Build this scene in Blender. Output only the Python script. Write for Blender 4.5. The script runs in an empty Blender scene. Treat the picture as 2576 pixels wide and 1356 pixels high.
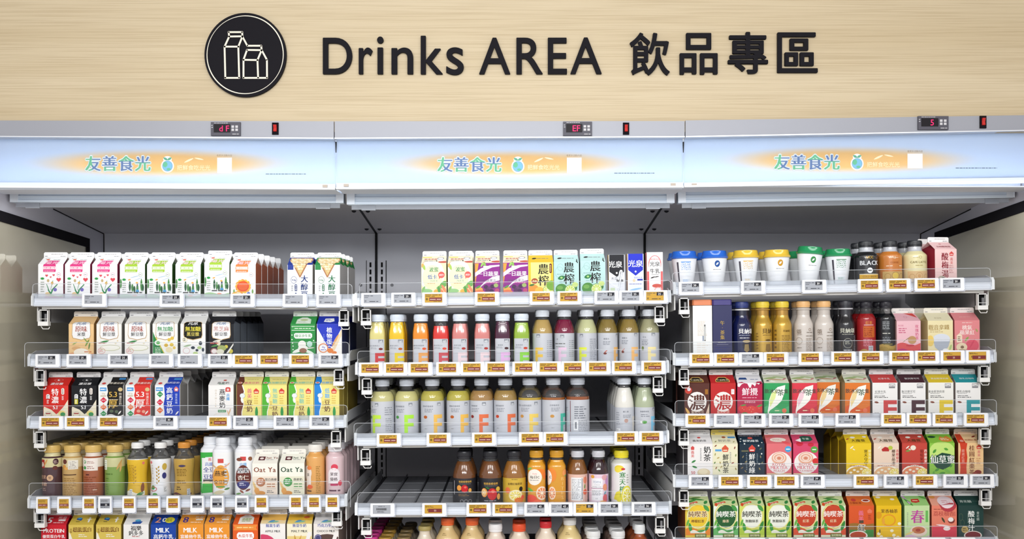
import bpy, math, random
from mathutils import Vector, Matrix
from mathutils.geometry import tessellate_polygon
random.seed(7)
SC = bpy.context.scene
COL = SC.collection
# ---------------------------------------------------------------- camera, world, lights, exposure
FP, VX, VY, CZ = 2658.0, 1291.0, 800.0, 1.5      # focal length in pixels, vanishing point, eye height (2576x1356 frame)
cd = bpy.data.cameras.new('camera'); cam = bpy.data.objects.new('camera', cd); COL.objects.link(cam)
cam.location = (0, 0, CZ); cam.rotation_euler = (math.pi / 2, 0, 0)
cd.sensor_width = 36; cd.lens = 36 * FP / 2576
cd.shift_x = (1288 - VX) / 2576; cd.shift_y = (VY - 678) / 2576
cd.clip_start = .05
SC.camera = cam
SC.view_settings.view_transform = 'Standard'; SC.view_settings.look = 'None'
SC.view_settings.exposure = 0.40; SC.view_settings.gamma = 1; SC.view_settings.use_curve_mapping = False
SC.cycles.use_denoising = True
SC.cycles.max_bounces = 8; SC.cycles.transparent_max_bounces = 16
SC.cycles.sample_clamp_indirect = 4; SC.cycles.caustics_reflective = False; SC.cycles.caustics_refractive = False
W = bpy.data.worlds.new('store'); SC.world = W; W.use_nodes = True
W.node_tree.nodes['Background'].inputs[0].default_value = (.98, .97, 1, 1)
W.node_tree.nodes['Background'].inputs[1].default_value = .52


def area(name, loc, aim, sx, sy, power, col=(1, 1, 1)):
    l = bpy.data.lights.new(name, 'AREA'); l.shape = 'RECTANGLE'; l.size = sx; l.size_y = sy
    l.energy = power; l.color = col
    o = bpy.data.objects.new(name, l); COL.objects.link(o); o.location = loc
    o.rotation_euler = (Vector(aim) - Vector(loc)).to_track_quat('-Z', 'Y').to_euler()
    return o


# store ceiling fixtures (behind and above the camera) and the cooler's own tubes
for i, (lx, ly) in enumerate([(-1.5, .2), (0, .2), (1.5, .2), (-1.5, -1.5), (0, -1.5), (1.5, -1.5)]):
    area('ceiling_light', (lx, ly, 2.85), (lx * .9, 2.8, .9), 1.1, .3, 8 if ly > 0 else 19, (1, .99, .98))
area('canopy_tube', (0, 2.93, 1.802), (0, 3.35, 1.25), 2.8, .02, .8, (.9, .96, 1))
area('light_box_tube', (0, 2.935, 1.868), (0, 2.866, 1.90), 2.84, .012, 3.3, (.9, .96, 1))
for lx, en in ((-.85, 32), (.0, 42), (.8, 24)):  # added fill spots, no known fixture: brighten the oak's lower middle and the shelves
    sp = bpy.data.lights.new('fill_spot', 'SPOT'); sp.energy = en; sp.spot_size = 1.12; sp.spot_blend = 1; sp.shadow_soft_size = .14
    sp.color = (.93, .97, 1)
    so = bpy.data.objects.new('fill_spot', sp); COL.objects.link(so); so.location = (lx, .15, 2.15)
    so.rotation_euler = (Vector((lx * .95, 2.85, 1.5)) - so.location).to_track_quat('-Z', 'Y').to_euler()


def wx(px, Y): return (px - VX) / FP * Y
def wz(py, Y): return CZ + (VY - py) / FP * Y


# ---------------------------------------------------------------- materials
def lin(h):
    if len(h) == 3: h = ''.join(c * 2 for c in h)
    r = []
    for i in (0, 2, 4):
        v = int(h[i:i + 2], 16) / 255
        r.append(v / 12.92 if v <= .04045 else ((v + .055) / 1.055) ** 2.4)
    return (*r, 1)


MC = {}


def mat(hexc, rough=.45, metal=0.0, coat=0.0, kind=''):
    k = (hexc, rough, metal, coat, kind)
    if k in MC: return MC[k]
    m = bpy.data.materials.new('%s_%s' % (kind or 'paint', hexc)); m.use_nodes = True
    nt = m.node_tree; b = nt.nodes['Principled BSDF']
    b.inputs['Base Color'].default_value = lin(hexc); b.inputs['Roughness'].default_value = rough
    b.inputs['Metallic'].default_value = metal; b.inputs['Coat Weight'].default_value = coat
    b.inputs['Coat Roughness'].default_value = .03
    if rough >= .45: b.inputs['Specular IOR Level'].default_value = .22
    if kind == 'glow':
        b.inputs['Emission Color'].default_value = lin(hexc); b.inputs['Emission Strength'].default_value = .8
    if kind == 'lit':          # print on the translucent light box panel
        out = nt.nodes['Material Output']; t = nt.nodes.new('ShaderNodeBsdfTranslucent'); t.inputs[0].default_value = lin(hexc)
        d = nt.nodes.new('ShaderNodeBsdfDiffuse'); d.inputs[0].default_value = lin(hexc)
        x = nt.nodes.new('ShaderNodeMixShader'); x.inputs[0].default_value = .12
        nt.links.new(d.outputs[0], x.inputs[1]); nt.links.new(t.outputs[0], x.inputs[2]); nt.links.new(x.outputs[0], out.inputs[0])
    if kind in ('metal', 'powder'):
        n = nt.nodes.new('ShaderNodeTexNoise'); n.inputs['Scale'].default_value = 900 if kind == 'powder' else 300
        bp = nt.nodes.new('ShaderNodeBump'); bp.inputs['Strength'].default_value = .12; bp.inputs['Distance'].default_value = .0004
        nt.links.new(n.outputs[0], bp.inputs['Height']); nt.links.new(bp.outputs[0], b.inputs['Normal'])
    MC[k] = m
    return m


def glassy(name, tint, alpha, rough=.02, gloss=(1, 1, 1, 1), base=None):
    """thin clear sheet: mostly transparent, Fresnel gloss, a little milky body"""
    m = bpy.data.materials.new(name); m.use_nodes = True; nt = m.node_tree; nt.nodes.clear()
    out = nt.nodes.new('ShaderNodeOutputMaterial'); tr = nt.nodes.new('ShaderNodeBsdfTransparent'); tr.inputs[0].default_value = tint
    d = nt.nodes.new('ShaderNodeBsdfDiffuse'); d.inputs[0].default_value = base or (.8, .85, .9, 1)
    g = nt.nodes.new('ShaderNodeBsdfGlossy'); g.inputs['Roughness'].default_value = rough; g.inputs[0].default_value = gloss
    f = nt.nodes.new('ShaderNodeFresnel'); f.inputs[0].default_value = 1.35
    m1 = nt.nodes.new('ShaderNodeMixShader'); m1.inputs[0].default_value = alpha
    m2 = nt.nodes.new('ShaderNodeMixShader')
    nt.links.new(tr.outputs[0], m1.inputs[1]); nt.links.new(d.outputs[0], m1.inputs[2])
    nt.links.new(f.outputs[0], m2.inputs[0]); nt.links.new(m1.outputs[0], m2.inputs[1]); nt.links.new(g.outputs[0], m2.inputs[2])
    nt.links.new(m2.outputs[0], out.inputs[0])
    return m


CLEAR = glassy('clear_acrylic', (.985, .99, 1, 1), .012)
RAILC = glassy('milky_rail', (.95, .97, 1, 1), .38, base=(.85, .9, .97, 1))
EDGE = glassy('acrylic_edge', (.9, .93, .97, 1), .6, base=(.85, .88, .92, 1))
NECK = glassy('clear_bottle', (.84, .84, .85, 1), .10, base=(.5, .5, .5, 1))
FROST = glassy('frosted_strip', (.9, .92, .95, 1), .35, rough=.45, base=(.5, .52, .56, 1))
PLAST = mat('e9eff6', .4)
WHITE = mat('f4f6fa', .4)


def wood_mat():
    m = bpy.data.materials.new('light_oak'); m.use_nodes = True; nt = m.node_tree; b = nt.nodes['Principled BSDF']
    b.inputs['Roughness'].default_value = .55
    tc = nt.nodes.new('ShaderNodeTexCoord')
    def noise(sx, sz, sc, det, dist=0):
        mp = nt.nodes.new('ShaderNodeMapping'); mp.inputs['Scale'].default_value = (sx, 1, sz)
        n = nt.nodes.new('ShaderNodeTexNoise'); n.inputs['Scale'].default_value = sc; n.inputs['Detail'].default_value = det
        n.inputs['Distortion'].default_value = dist
        nt.links.new(tc.outputs['Object'], mp.inputs[0]); nt.links.new(mp.outputs[0], n.inputs[0]); return n
    n1 = noise(.35, 9, 1.3, 3, .4); n2 = noise(1.6, 120, 2.4, 4, .25)
    r1 = nt.nodes.new('ShaderNodeValToRGB'); r1.color_ramp.elements[0].position = .3; r1.color_ramp.elements[0].color = lin('c4b290')
    r1.color_ramp.elements[1].position = .7; r1.color_ramp.elements[1].color = lin('cfbfa0')
    r2 = nt.nodes.new('ShaderNodeValToRGB'); r2.color_ramp.elements[0].position = .34; r2.color_ramp.elements[0].color = (.84, .81, .76, 1)
    r2.color_ramp.elements[1].position = .56; r2.color_ramp.elements[1].color = (1, 1, 1, 1)
    mx = nt.nodes.new('ShaderNodeMix'); mx.data_type = 'RGBA'; mx.blend_type = 'MULTIPLY'; mx.inputs[0].default_value = .85
    nt.links.new(n1.outputs[0], r1.inputs[0]); nt.links.new(n2.outputs[0], r2.inputs[0])
    nt.links.new(r1.outputs[0], mx.inputs[6]); nt.links.new(r2.outputs[0], mx.inputs[7]); nt.links.new(mx.outputs[2], b.inputs['Base Color'])
    bp = nt.nodes.new('ShaderNodeBump'); bp.inputs['Strength'].default_value = .25; bp.inputs['Distance'].default_value = .0006
    nt.links.new(n2.outputs[0], bp.inputs['Height']); nt.links.new(bp.outputs[0], b.inputs['Normal'])
    return m


def mirror_mat():
    """double glazing of the cooler's end wall: beige store behind it, strong smeared reflection of the shelves"""
    m = bpy.data.materials.new('end_glass'); m.use_nodes = True; nt = m.node_tree; nt.nodes.clear()
    out = nt.nodes.new('ShaderNodeOutputMaterial'); d = nt.nodes.new('ShaderNodeBsdfDiffuse'); d.inputs[0].default_value = lin('eae3cb')
    g = nt.nodes.new('ShaderNodeBsdfGlossy'); g.inputs['Roughness'].default_value = .03; g.inputs[0].default_value = (.95, .93, .85, 1)
    x = nt.nodes.new('ShaderNodeMixShader'); x.inputs[0].default_value = .42
    nt.links.new(d.outputs[0], x.inputs[1]); nt.links.new(g.outputs[0], x.inputs[2]); nt.links.new(x.outputs[0], out.inputs[0])
    return m


def glow_panel_mat(half_w, half_h):
    """translucent acrylic with a printed soft orange band (object coordinates of the panel)"""
    m = bpy.data.materials.new('light_box_print'); m.use_nodes = True; nt = m.node_tree; nt.nodes.clear()
    out = nt.nodes.new('ShaderNodeOutputMaterial'); tc = nt.nodes.new('ShaderNodeTexCoord')
    mp = nt.nodes.new('ShaderNodeMapping'); mp.inputs['Scale'].default_value = (1 / half_w, 0, 1 / half_h)
    ln = nt.nodes.new('ShaderNodeVectorMath'); ln.operation = 'LENGTH'
    r = nt.nodes.new('ShaderNodeValToRGB'); e = r.color_ramp.elements
    e[0].position = .42; e[0].color = lin('f3d7a8'); e[1].position = 1; e[1].color = lin('e4eefb')
    r.color_ramp.interpolation = 'EASE'
    t = nt.nodes.new('ShaderNodeBsdfTranslucent'); d = nt.nodes.new('ShaderNodeBsdfDiffuse')
    x = nt.nodes.new('ShaderNodeMixShader'); x.inputs[0].default_value = .55
    nt.links.new(tc.outputs['Object'], mp.inputs[0]); nt.links.new(mp.outputs[0], ln.inputs[0]); nt.links.new(ln.outputs['Value'], r.inputs[0])
    nt.links.new(r.outputs[0], t.inputs[0])
    dm = nt.nodes.new('ShaderNodeMix'); dm.data_type = 'RGBA'; dm.blend_type = 'MULTIPLY'; dm.inputs[0].default_value = 1; dm.inputs[7].default_value = (.5, .51, .54, 1)
    nt.links.new(r.outputs[0], dm.inputs[6]); nt.links.new(dm.outputs[2], d.inputs[0])
    nt.links.new(d.outputs[0], x.inputs[1]); nt.links.new(t.outputs[0], x.inputs[2]); nt.links.new(x.outputs[0], out.inputs[0])
    return m


# ---------------------------------------------------------------- mesh building
class MB:
    def __init__(s): s.v, s.f, s.m, s.mats, s.sm = [], [], [], [], []
    def mi(s, m):
        if m not in s.mats: s.mats.append(m)
        return s.mats.index(m)
    def face(s, pts, m, smooth=False):
        n = len(s.v); s.v += [tuple(p) for p in pts]; s.f.append(tuple(range(n, n + len(pts)))); s.m.append(s.mi(m)); s.sm.append(smooth)
    def raw(s, vs, fs, m, smooth=False):
        n = len(s.v); s.v += [tuple(p) for p in vs]; k = s.mi(m)
        for f in fs: s.f.append(tuple(i + n for i in f)); s.m.append(k); s.sm.append(smooth)
    def box(s, x0, y0, z0, x1, y1, z1, m):
        s.raw([(x0, y0, z0), (x1, y0, z0), (x1, y1, z0), (x0, y1, z0), (x0, y0, z1), (x1, y0, z1), (x1, y1, z1), (x0, y1, z1)],
              [(0, 1, 5, 4), (1, 2, 6, 5), (2, 3, 7, 6), (3, 0, 4, 7), (4, 5, 6, 7), (3, 2, 1, 0)], m)
    def extr(s, poly, y0, y1, m, axis='y'):
        """polygon (x,z) counter-clockwise seen from -Y, extruded along y (or polygon (y,z) extruded along x)"""
        n = len(poly)
        if axis == 'y': a = [(p[0], y0, p[1]) for p in poly] + [(p[0], y1, p[1]) for p in poly]
        else: a = [(y0, p[0], p[1]) for p in poly] + [(y1, p[0], p[1]) for p in poly]
        s.raw(a, [tuple(range(n)), tuple(range(2 * n - 1, n - 1, -1))] + [(i, i + n, (i + 1) % n + n, (i + 1) % n) for i in range(n)], m)
    def bar(s, pts, r, m, seg=6):
        for a, b in zip(pts[:-1], pts[1:]):
            a, b = Vector(a), Vector(b); d = (b - a).normalized(); u = d.orthogonal().normalized(); w = d.cross(u)
            vs = [c + (u * math.cos(2 * math.pi * i / seg) + w * math.sin(2 * math.pi * i / seg)) * r for c in (a, b) for i in range(seg)]
            s.raw(vs, [(i, (i + 1) % seg, (i + 1) % seg + seg, i + seg) for i in range(seg)] + [tuple(range(seg - 1, -1, -1)), tuple(range(seg, 2 * seg))], m, True)
    def lathe(s, prof, m, seg=28, sq=0, smooth=True, cap=True, waist=None):
        """prof: (z, r); sq>0 squares the section"""
        n = len(s.v); k = s.mi(m)
        for z, r in prof:
            for i in range(seg):
                a = 2 * math.pi * i / seg + math.pi / 4
                q = sqf(a, sq) * r
                s.v.append((q * math.sin(a), -q * math.cos(a), z))
        for j in range(len(prof) - 1):
            for i in range(seg):
                a, b = n + j * seg + i, n + j * seg + (i + 1) % seg
                s.f.append((a, b, b + seg, a + seg)); s.m.append(k); s.sm.append(smooth)
        if cap:
            e = n + (len(prof) - 1) * seg
            s.f.append(tuple(range(e, e + seg))); s.m.append(k); s.sm.append(False)
            s.f.append(tuple(range(n + seg - 1, n - 1, -1))); s.m.append(k); s.sm.append(False)
    def mesh(s, name):
        me = bpy.data.meshes.new(name); me.from_pydata(s.v, [], s.f)
        for m in s.mats: me.materials.append(m)
        me.polygons.foreach_set('material_index', s.m); me.polygons.foreach_set('use_smooth', s.sm); me.update()
        if any(s.sm): me.set_sharp_from_angle(angle=math.radians(35))
        return me
    def obj(s, name, parent=None, **kw): return link(name, s.mesh(name), parent, **kw)


def sqf(a, sq):
    if not sq: return 1.0
    n = 2 + sq
    return (abs(math.sin(a)) ** n + abs(math.cos(a)) ** n) ** (-1 / n)


def link(name, me, parent=None, loc=None, **kw):
    o = bpy.data.objects.new(name, me); COL.objects.link(o)
    if parent: o.parent = parent
    if loc: o.location = loc
    for k, v in kw.items(): o[k] = v
    return o


def thing(name, label, cat, loc=(0, 0, 0), rot=(0, 0, 0), group=None):
    o = bpy.data.objects.new(name, None); COL.objects.link(o); o.location = loc; o.rotation_euler = rot
    o['label'] = label; o['category'] = cat
    if group: o['group'] = group
    o.empty_display_size = .02
    return o


# ---------------------------------------------------------------- glyphs (Blender's own font, meshed once per character)
GL = {}


def load_glyphs(chars):
    obs = []
    for c in sorted(chars) + ['#' + q for q in 'DrinksAREA飲品專區']:
        cu = bpy.data.curves.new('g', 'FONT'); cu.body = c[-1]; cu.resolution_u = 8 if len(c) > 1 else 2
        o = bpy.data.objects.new('g', cu); COL.objects.link(o); obs.append((c, o, cu))
    bpy.context.view_layer.update(); dg = bpy.context.evaluated_depsgraph_get()
    for c, o, cu in obs:
        e = o.evaluated_get(dg); me = e.to_mesh(); me.calc_loop_triangles()
        vs = [(v.co.x, v.co.y) for v in me.vertices]
        tr = [tuple(vs[i] for i in t.vertices) for t in me.loop_triangles]
        # keep the triangles counter-clockwise
        tr = [t if (t[1][0] - t[0][0]) * (t[2][1] - t[0][1]) - (t[2][0] - t[0][0]) * (t[1][1] - t[0][1]) > 0 else (t[0], t[2], t[1]) for t in tr]
        if vs: bb = (min(v[0] for v in vs), min(v[1] for v in vs), max(v[0] for v in vs), max(v[1] for v in vs))
        else: bb = (0, 0, .3, .1)
        GL[c] = (tr, bb); e.to_mesh_clear()
    for c, o, cu in obs: bpy.data.objects.remove(o); bpy.data.curves.remove(cu)


def text_tris(s, cx, cy, size, vert=False, bold=0):
    """triangles of a string; CJK fills size x size cells, latin is proportional; (cx, cy) centre, or top centre when vertical"""
    out = []; pen = 0; items = []
    cjk = lambda c: ord(c) > 0x2e80
    for c in s:
        tr, bb = GL.get(c, GL['x'])
        if cjk(c): adv = 1.0; ox = .5 - (bb[0] + bb[2]) / 2
        else: adv = (bb[2] - bb[0]) + .09 if c != '_' else .3; ox = .045 - bb[0]
        items.append((c, tr, bb, pen, adv, ox)); pen += adv
    for i, (c, tr, bb, p, adv, ox) in enumerate(items):
        if c == '_': continue
        if vert: dx = cx - (bb[0] + bb[2]) / 2 * size; dy = cy - (i + .5) * size * 1.04 - (bb[1] + bb[3]) / 2 * size
        else:
            dx = cx + (p + ox - pen / 2) * size
            dy = cy - ((bb[1] + bb[3]) / 2 if cjk(c) else .36) * size
        out += [tuple((x * size + dx + bold * size, y * size + dy) for x, y in t) for t in tr]
    return out


def text_layers(c, s, x, y, size, vert=False, bold=0, ow=.075, outline=None):
    """layers of one colour, never coplanar: outline copies first, then the letters (bold = two shifted copies)"""
    L = []
    if outline:
        for d in ((1, 0), (-1, 0), (0, 1), (0, -1), (.7, .7), (-.7, .7), (.7, -.7), (-.7, -.7)):
            L.append((outline, text_tris(s, x + d[0] * size * ow, y + d[1] * size * ow, size, vert)))
    for b in ((-bold, bold) if bold else (0,)): L.append((c, text_tris(s, x, y, size, vert, b)))
    return L


def cut(tris, ax, val):
    """split triangles at coordinate ax = val -> (below, above)"""
    lo, hi = [], []
    for t in tris:
        d = [p[ax] - val for p in t]
        if max(d) <= 1e-9: lo.append(t); continue
        if min(d) >= -1e-9: hi.append(t); continue
        A, B = [], []
        for i in range(3):
            p, q, dp, dq = t[i], t[(i + 1) % 3], d[i], d[(i + 1) % 3]
            if dp <= 0: A.append(p)
            if dp >= 0: B.append(p)
            if dp * dq < 0:
                k = dp / (dp - dq); r = (p[0] + (q[0] - p[0]) * k, p[1] + (q[1] - p[1]) * k); A.append(r); B.append(r)
        for P, L in ((A, lo), (B, hi)):
            for i in range(1, len(P) - 1): L.append((P[0], P[i], P[i + 1]))
    return lo, hi


def fan(pts): return [(pts[0], pts[i], pts[i + 1]) for i in range(1, len(pts) - 1)]


def star(pts):
    c = (sum(p[0] for p in pts) / len(pts), sum(p[1] for p in pts) / len(pts))
    return [(c, pts[i], pts[(i + 1) % len(pts)]) for i in range(len(pts))]


def ell(cx, cy, rx, ry, n=20): return fan([(cx + rx * math.cos(2 * math.pi * i / n), cy + ry * math.sin(2 * math.pi * i / n)) for i in range(n)])


def parse_ops(s):
    """printed artwork: 'R x0 y0 x1 y1 c;E cx cy rx ry c;P c x y ...;T text cx cy size c flags;M x0 y0 x1 y1 n c;F leaf;H heart;K citrus;Q ring;W wave'"""
    L = []
    for op in s.split(';'):
        a = op.split()
        if not a: continue
        k = a[0]
        try: f = [float(q) for q in a[1:5]]
        except ValueError: f = []
        if k == 'R': L.append((a[5], fan([(f[0], f[1]), (f[2], f[1]), (f[2], f[3]), (f[0], f[3])])))
        elif k == 'E': L.append((a[5], ell(*f)))
        elif k == 'P':
            q = [float(v) for v in a[2:]]; pt = list(zip(q[::2], q[1::2])); L.append((a[1], [tuple(pt[j] for j in t3) for t3 in tessellate_polygon([[Vector((x_, y_, 0)) for x_, y_ in pt]])]))
        elif k == 'T':
            fl = a[6:]; o = [q[1:] for q in fl if q[0] == 'o']
            L += text_layers(a[5], a[1], float(a[2]), float(a[3]), float(a[4]), 'v' in fl, .021 if 'b' in fl else 0, .075, o[0] if o else None)
        elif k == 'M':
            n = int(a[5]); t = []; h = (f[3] - f[1]) / n
            for i in range(n):
                y = f[3] - (i + .5) * h; x = f[0]; rr = random.Random(i * 7 + n)
                end = f[2] - (f[2] - f[0]) * rr.random() * .35
                while x < end:
                    w = min(end - x, h * rr.uniform(.6, 2.4)); t += fan([(x, y - h * .22), (x + w, y - h * .22), (x + w, y + h * .22), (x, y + h * .22)]); x += w + h * .35
            L.append((a[6], t))
        elif k == 'F':     # leaf cx cy len wid ang c
            an = math.radians(float(a[5])); ca, sa = math.cos(an), math.sin(an); P = []
            for i in range(12):
                u = 2 * math.pi * i / 12; x = f[2] / 2 * math.cos(u); y = f[3] / 2 * math.sin(u) * (abs(math.sin(u)) ** .5)
                P.append((f[0] + x * ca - y * sa, f[1] + x * sa + y * ca))
            L.append((a[6], fan(P)))
        elif k == 'H':
            f = [float(q) for q in a[1:4]]
            P = [(f[0] + f[2] * .06 * 16 * math.sin(u) ** 3, f[1] + f[2] * .06 * (13 * math.cos(u) - 5 * math.cos(2 * u) - 2 * math.cos(3 * u) - math.cos(4 * u))) for u in [-2 * math.pi * i / 20 for i in range(20)]]
            L.append((a[4], star([(x, y) for x, y in P])))
        elif k == 'K':     # citrus slice cx cy rx ry rim flesh
            L.append((a[5], ell(*f))); L.append(('fffbe0', ell(f[0], f[1], f[2] * .88, f[3] * .88))); t = []
            for i in range(9):
                u0, u1 = 2 * math.pi * (i + .08) / 9, 2 * math.pi * (i + .92) / 9
                t += fan([(f[0] + f[2] * .1 * math.cos((u0 + u1) / 2), f[1] + f[3] * .1 * math.sin((u0 + u1) / 2))] + [(f[0] + f[2] * .8 * math.cos(u), f[1] + f[3] * .8 * math.sin(u)) for u in (u0, (u0 + u1) / 2, u1)])
            L.append((a[6], t))
        elif k == 'Q':     # ring cx cy rx ry width c
            w = float(a[5]); t = []
            for i in range(24):
                u0, u1 = 2 * math.pi * i / 24, 2 * math.pi * (i + 1) / 24
                g = lambda u, d: (f[0] + (f[2] + d) * math.cos(u), f[1] + (f[3] + d) * math.sin(u))
                t += fan([g(u0, -w), g(u0, 0), g(u1, 0), g(u1, -w)])
            L.append((a[6], t))
        elif k == 'W':     # wave-topped block x0 y0 x1 y1 amp c
            am = float(a[5]); t = []; n = 12
            for i in range(n):
                xa, xb = f[0] + (f[2] - f[0]) * i / n, f[0] + (f[2] - f[0]) * (i + 1) / n
                h = lambda x: f[3] + am * math.sin((x - f[0]) / (f[2] - f[0]) * 7)
                t += fan([(xa, f[1]), (xb, f[1]), (xb, h(xb)), (xa, h(xa))])
            L.append((a[6], t))
    return L


# ---------------------------------------------------------------- printing on flat and bent surfaces
def print_flat(ops, U, h0, parent, name, mapf, clipr, lift=.00012, base=.0003, hx='', extra=None):
    """lay artwork layers on a surface; mapf(u, v, off) -> xyz; clipr = (u0, v0, u1, v1) or None"""
    mb = MB()
    for i, (c, tr) in enumerate(ops):
        if clipr:
            tr = cut(tr, 0, clipr[0])[1]; tr = cut(tr, 0, clipr[2])[0]; tr = cut(tr, 1, clipr[1])[1]; tr = cut(tr, 1, clipr[3])[0]
        for e in (extra or []):
            a, b = [], []
            lo, hi = cut(tr, e[0], e[1]); tr = lo + hi
        m = c if not isinstance(c, str) else (mat(c[1:], kind='lit') if c[0] == '!' else mat(c[1:], kind='glow') if c[0] == '*' else mat(c, .5))
        off = base + i * lift; vs = []; fs = []
        for t in tr:
            n = len(vs); vs += [mapf(p[0], p[1], off) for p in t]; fs.append((n, n + 1, n + 2))
        if fs: mb.raw(vs, fs, m)
    return mb


def frame(px0, py0, px1, py1, Y):
    x0, x1, z0, z1 = wx(px0, Y), wx(px1, Y), wz(py0, Y), wz(py1, Y)
    a = math.atan2(z1 - z0, x1 - x0)
    return (x0, Y, z0), (0, -a, 0), math.hypot(x1 - x0, z1 - z0)


GREY = mat('d4d4da', .55, kind='powder'); DGREY = mat('dcdade', .55, kind='powder'); BLK = mat('0c0c10', .6); SLOT = mat('050507', .8)
ALU = mat('9b9da5', .45, .2, kind='metal'); ENDP = mat('dcdbe4', .5, kind='powder')
XS = [(-1.437, -.480), (-.480, .461), (.461, 1.430)]
BAYN = ['soy bay', 'juice bay', 'tea bay']


def build_wall():
    mb = MB(); mb.box(-2.1, 2.842, 2.0, 2.1, 2.86, 2.75, wood_mat()); o = mb.obj('wall_upper'); o['kind'] = 'structure'
    mb = MB(); mb.box(-2.6, 3.76, 0, 2.6, 3.80, 2.0, mat('d9d4ca', .7)); o = mb.obj('wall_back'); o['kind'] = 'structure'
    mb = MB(); mb.box(-2.6, -2.2, 2.95, 2.6, 2.9, 3.0, mat('d9d6d0', .8)); o = mb.obj('ceiling'); o['kind'] = 'structure'
    mb = MB(); mb.box(-2.6, -2.2, -.02, 2.6, 4.2, 0, mat('b9b2a6', .4)); o = mb.obj('floor'); o['kind'] = 'structure'


def build_sign():
    Y = 2.842; k = Y / FP
    ink = mat('0f0d15', .75)
    r = thing('round_sign', 'round black sign with two outlined drink cartons on the oak wall', 'sign', (wx(619.5, Y), Y - .0105, wz(140.5, Y)))
    mb = MB(); R = 104 * k; n = 72
    mb.extr([(R * math.cos(2 * math.pi * i / n) * .985, R * math.sin(2 * math.pi * i / n) * 1.012) for i in range(n)], 0, .0105, ink); mb.obj('disc', r)
    pale = mat('ece6d6', .45)
    mb = MB(); n = 72
    for i in range(n):
        u0, u1 = 2 * math.pi * i / n, 2 * math.pi * (i + 1) / n
        w = lambda u: (1.2 + 1.6 * abs(math.cos(u - .75)) ** 2) * k
        P = lambda u, d: ((94.5 * k + d) * math.cos(u), -.0015, (96.5 * k + d) * math.sin(u))
        mb.face([P(u0, 0), P(u1, 0), P(u1, w(u1)), P(u0, w(u0))], pale)
        mb.face([P(u0, w(u0)), P(u1, w(u1)), tuple(a + b for a, b in zip(P(u1, w(u1)), (0, .0015, 0))), tuple(a + b for a, b in zip(P(u0, w(u0)), (0, .0015, 0)))], pale)
    mb.obj('thin_ring', r)
    mb = MB(); Z = lambda x, y: ((x / 3.628 + 490 - 619.5) * k, (140.5 - (y / 3.628 + 10)) * k)
    st = [[(290, 684), (283, 400), (325, 308), (320, 268), (443, 268), (445, 306), (325, 308)], [(283, 400), (408, 400), (445, 308)], [(408, 400), (416, 684), (286, 684)],
          [(445, 308), (490, 392), (616, 392), (620, 432), (668, 520), (669, 684), (455, 684), (455, 520), (487, 430), (615, 432)], [(455, 520), (582, 522), (588, 684)], [(582, 522), (620, 432)]]
    hw = 2.15 * k
    for s in st:
        for a, b in zip(s[:-1], s[1:]):
            a, b = Vector(Z(*a)), Vector(Z(*b)); d = (b - a).normalized(); q = Vector((-d.y, d.x)) * hw; e = d * hw * .6
            P = [a - e - q, b + e - q, b + e + q, a - e + q]; mb.extr([(p.x, p.y) for p in P], -.002, 0, pale)
    mb.obj('carton_outline', r)
    # raised letters, each a piece of its own
    def letters(name, label, items):
        t = thing(name, label, 'sign', (wx(items[0][1], Y), Y, wz(items[0][4], Y)))
        ox, oz = t.location.x, t.location.z
        for c, x0, x1, y0, y1, dl in items:
            tr, bb = GL['#' + c]; mb = MB()
            X0, X1, Z1, Z0 = wx(x0 + dl, Y) - ox, wx(x1 - dl, Y) - ox, wz(y0 + dl, Y) - oz, wz(y1 - dl, Y) - oz
            f = lambda x, y: (X0 + (x - bb[0]) / (bb[2] - bb[0]) * (X1 - X0), Z0 + (y - bb[1]) / (bb[3] - bb[1]) * (Z1 - Z0))
            cnt = {}
            for tt in tr:
                for a, b in zip(tt, tt[1:] + tt[:1]): cnt[(a, b)] = cnt.get((a, b), 0) + 1
            for i in range(8):
                dx, dz = dl * k * math.cos(i * math.pi / 4), dl * k * math.sin(i * math.pi / 4)
                for tt in tr: mb.face([(f(*p)[0] + dx, -.009 - i * .00006, f(*p)[1] + dz) for p in tt], ink)
                for (a, b) in cnt:
                    if (b, a) not in cnt:
                        A, B = f(*a), f(*b); mb.face([(A[0] + dx, -.009, A[1] + dz), (A[0] + dx, 0, A[1] + dz), (B[0] + dx, 0, B[1] + dz), (B[0] + dx, -.009, B[1] + dz)], ink)
            mb.obj('letter', t)
    letters('sign_lettering', 'raised black Latin letters reading Drinks AREA on the oak wall', [('D', 813.5, 887, 97, 188, 1.0), ('r', 903.5, 938, 121.6, 188, 1.0), ('i', 949.5, 965.5, 94, 188, .8),
            ('n', 985.6, 1040, 121.6, 188, 1.0), ('k', 1059, 1114, 92, 188.3, 1.0), ('s', 1123, 1167, 121, 190, 1.0), ('A', 1205.7, 1283.6, 96.8, 188, 1.0), ('R', 1299, 1365, 96.8, 188, 1.0), ('E', 1378, 1426, 96.8, 188, 1.0), ('A', 1434.6, 1513, 96.3, 187.5, 1.0)])
    letters('sign_characters', 'four raised black Chinese characters on the oak wall beside the Latin letters', [('飲', 1583.6, 1684, 84, 191, 1.5), ('品', 1709, 1804, 85, 189, 1.5), ('專', 1830, 1930.5, 82.5, 187, 1.5), ('區', 1954, 2055, 83.5, 184.5, 1.5)])


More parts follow.
